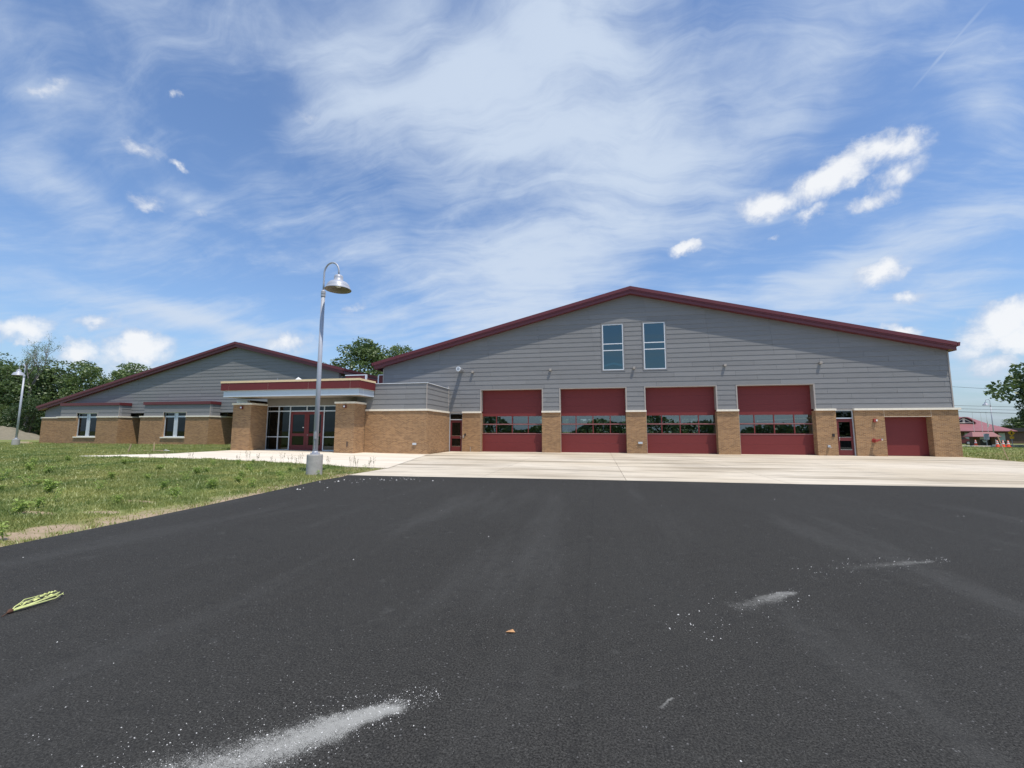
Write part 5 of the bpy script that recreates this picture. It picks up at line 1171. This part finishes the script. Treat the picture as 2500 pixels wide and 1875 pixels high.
for (a, b, z0, z1) in ((62.0, 62.9, .0, 1.25), (65.0, 66.0, .05, 1.2), (70.1, 70.95, -.15, 1.2), (57.5, 58.6, 0, 1.2)):
    w = fb(MB().box(a-.07, b+.07, 92.42, 92.49, z0-.07, z1+.07), 'window', 'trim'); fb(MB().box(a, b, 92.39, 92.42, z0, z1), 'blind', 'blind', parent=w)
# lot and road strips
s_ = MB().box(20.6, 140, 74, 89.5, -.86, -.70).build('far_road', M['asphalt_far']); s_['kind'] = 'structure'
s_ = MB().box(38, 47.5, 61.6, 62.0, -.5, -.20).build('road_kerb', M['concrete_new']); s_['kind'] = 'structure'
s_ = MB().box(49.5, 90, 66.0, 66.4, -.6, -.19).build('road_kerb', M['concrete_new']); s_['kind'] = 'structure'
# roofed message sign
t = thing('roofed_sign', 'dark message board under a small red hipped roof on brick posts', 'sign', (55.0, 75, -.75))
MB().box(-1.35, -.55, -.1, .6, 0, 1.45).build('brick_post', M['brick_brown'], t, True); MB().box(.85, 1.3, -.1, .6, 0, 1.45).build('brick_post', M['brick_brown'], t, True); MB().box(-1.35, 1.3, .35, .6, 0, .3).build('plinth', M['brick_brown'], t, True)
b_ = MB().box(-.55, .85, .1, .3, .2, 1.62).build('board', M['black'], t, True); MB().box(-.5, .8, .06, .1, 1.1, 1.48).build('message_panel', M['greyband'], b_, True)
m = MB(); m.face([(-.2, .05, .95), (.5, .05, .95), (.3, .05, .68), (0, .05, .68)]); m.build('emblem', M['greyband'], b_, True)
m = MB(); z0, z1 = 1.5, 2.18; xa, xb, ya, yb = -1.75, 1.75, -.6, 1.1
m.face([(xa, ya, z0), (xb, ya, z0), (xb-.5, .1, z1), (xa+.5, .1, z1)]); m.face([(xb, yb, z0), (xa, yb, z0), (xa+.5, .4, z1), (xb-.5, .4, z1)]); m.face([(xb, ya, z0), (xb, yb, z0), (xb-.5, .4, z1), (xb-.5, .1, z1)]); m.face([(xa, yb, z0), (xa, ya, z0), (xa+.5, .1, z1), (xa+.5, .4, z1)]); m.face([(xa+.5, .1, z1), (xb-.5, .1, z1), (xb-.5, .4, z1), (xa+.5, .4, z1)]); m.box(xa+.02, xb-.02, ya+.02, yb-.02, z0-.08, z0-.004); m.build('roof', M['roof_red'], t, True)
# flagpoles
for i, (x, lab) in enumerate(((58.98, 'leftmost of three slim white flagpoles before the red roof'), (60.10, 'middle of three slim white flagpoles before the red roof'), (60.83, 'rightmost of three flagpoles, with a furled white flag'))):
    t = thing('flagpole', lab, 'flagpole', (x, 82, -.7), 'flagpoles by the far building'); MB().tube([(0, 0, 0), (0, 0, 5.25)], [.03, .018], 10).build('pole', M['white'], t, True); MB().lathe([(0, 5.32), (.05, 5.30), (.06, 5.26), (.0, 5.2)], n=10).build('ball', M['white'], t, True)
    if i == 2: MB().tube([(.06, 0, 4.0), (.10, 0, 3.5), (.14, .02, 3.1), (.08, 0, 2.85)], [.03, .07, .10, .04], 8).build('flag', M['white'], t, True)
# road signs
def post_sign(loc, h, label, kind):
    t = thing('road_sign', label, 'road sign', loc); MB().box(-.025, .025, .0, .04, -.1, h).build('post', M['galv'], t, True)
    if kind == 'd':
        s = .36; m = MB(); zc = h-.3; m.hexa([(-s, -.03, zc), (0, -.03, zc-s), (0, -.01, zc-s), (-s, -.01, zc), (0, -.03, zc+s), (s, -.03, zc), (s, -.01, zc), (0, -.01, zc+s)]); 
        m = MB(); q = [(-s, zc), (0, zc-s), (s, zc), (0, zc+s)]; m.face([(x, -.03, z) for x, z in q]); m.face([(x, -.01, z) for x, z in q][::-1])
        for k in range(4): a, b = q[k], q[(k+1) % 4]; m.face([(a[0], -.03, a[1]), (a[0], -.01, a[1]), (b[0], -.01, b[1]), (b[0], -.03, b[1])])
        p = m.build('plate', M['yellow'], t, True); m = MB(); m.tube([(0, -.045, zc+.14), (0, -.045, zc+.10)], .045, 8); m.box(-.05, .05, -.045, -.035, zc-.14, zc+.08); m.build('symbol', M['black'], p, True)
        MB().box(-.2, .2, -.03, -.01, zc-s-.30, zc-s-.02).build('small_plate', M['yellow'], t, True)
    else: MB().box(-.28, .28, -.03, -.01, h-.72, h).build('plate', M['alu'], t, True)
post_sign((46.72, 60, -.35), 1.95, 'yellow diamond road sign with a black symbol and small plate below', 'd')
post_sign((45.75, 62, -.40), 1.62, 'pale rectangular sign on a post in front of the roofed sign', 'r')
# traffic cones
def cone(loc, label, src=[]):
    if src: return dup(src[0], loc, label)
    t = thing('traffic_cone', label, 'traffic cone', loc, 'orange traffic cones at the far road'); MB().box(-.19, .19, -.19, .19, 0, .03).build('base', M['orange'], t, True, bevel=.01)
    b = MB(); b.lathe([(.15, .03), (.028, .71), (0, .71)], n=20); b.build('body', M['orange'], t, True, smooth=True)
    c = MB(); c.lathe([(.108, .30), (.112, .30), (.086, .45), (.082, .45)], n=20); c.build('band', M['white'], t, True); c = MB(); c.lathe([(.067, .52), (.071, .52), (.052, .63), (.048, .63)], n=20); c.build('band', M['white'], t, True)
    src.append(t); return t
cone((41.5, 55, -.16), 'left cone of the cluster of three orange cones'); cone((42.08, 55.1, -.16), 'middle cone of the cluster of three orange cones'); cone((42.45, 55, -.16), 'right cone of the cluster of three orange cones')
cone((44.75, 62.2, -.22), 'single orange cone in front of the roofed sign')
# parked car, mostly hidden by the station corner
t = thing('parked_car', 'dark maroon car half hidden behind the right corner of the station', 'car', (58.2, 85, -.70))
prof = [(-2.1, .35), (-2.15, .75), (-1.5, .92), (-.9, 1.38), (.6, 1.40), (1.3, .98), (2.0, .88), (2.15, .6), (2.1, .32)]
m = MB(); n = len(prof)
m.face([(x, -.85, z) for x, z in prof]); m.face([(x, .85, z) for x, z in prof][::-1])
for k in range(n): a, b = prof[k], prof[(k+1) % n]; m.face([(a[0], -.85, a[1]), (a[0], .85, a[1]), (b[0], .85, b[1]), (b[0], -.85, b[1])])
m.build('body', M['maroon'], t, True, bevel=.06)
MB().hexa([(-1.25, -.87, .95), (1.1, -.87, .95), (1.1, -.86, .95), (-1.25, -.86, .95), (-.8, -.87, 1.32), (.55, -.87, 1.34), (.55, -.86, 1.34), (-.8, -.86, 1.32)]).build('side_window', M['black'], t, True)
for x in (-1.35, 1.3):
    for y_ in (-.8, .8): w = MB().tube([(x, y_-.1, .33), (x, y_+.1, .33)], .33, 18).build('wheel', M['rubber'], t, True); MB().tube([(x, y_-.11, .33), (x, y_+.11, .33)], .19, 12).build('rim', M['galv'], w, True)
for y_ in (-.6, .6): MB().box(2.08, 2.17, y_-.15, y_+.15, .62, .76).build('headlight', M['white'], t, True)
# power lines
for i, (y_, za, zb_, lab) in enumerate(((75, 8.1, 7.35, 'highest power line crossing the sky right of the station'), (75.6, 5.36, 5.0, 'second power line below the highest one'), (76.2, 4.95, 4.57, 'third power line, just above the lowest'), (75, 4.4, 4.02, 'lowest and thickest power line touching the far roof ridge'))):
    x0_, x1_ = 20, 130; pts = []
    for k in range(23):
        x = x0_+(x1_-x0_)*k/22; z = za+(zb_-za)*(x-52)/8 * (.55 if i else .7)
        z = za+(zb_-za)/8*(x-52)*math.exp(-abs(x-54)/40); pts.append((x, y_, z))
    o = MB().tube(pts, .035 if i == 3 else .022, 5).build('power_line', M['black']); tag(o, lab, 'power line', 'power lines along the far road')
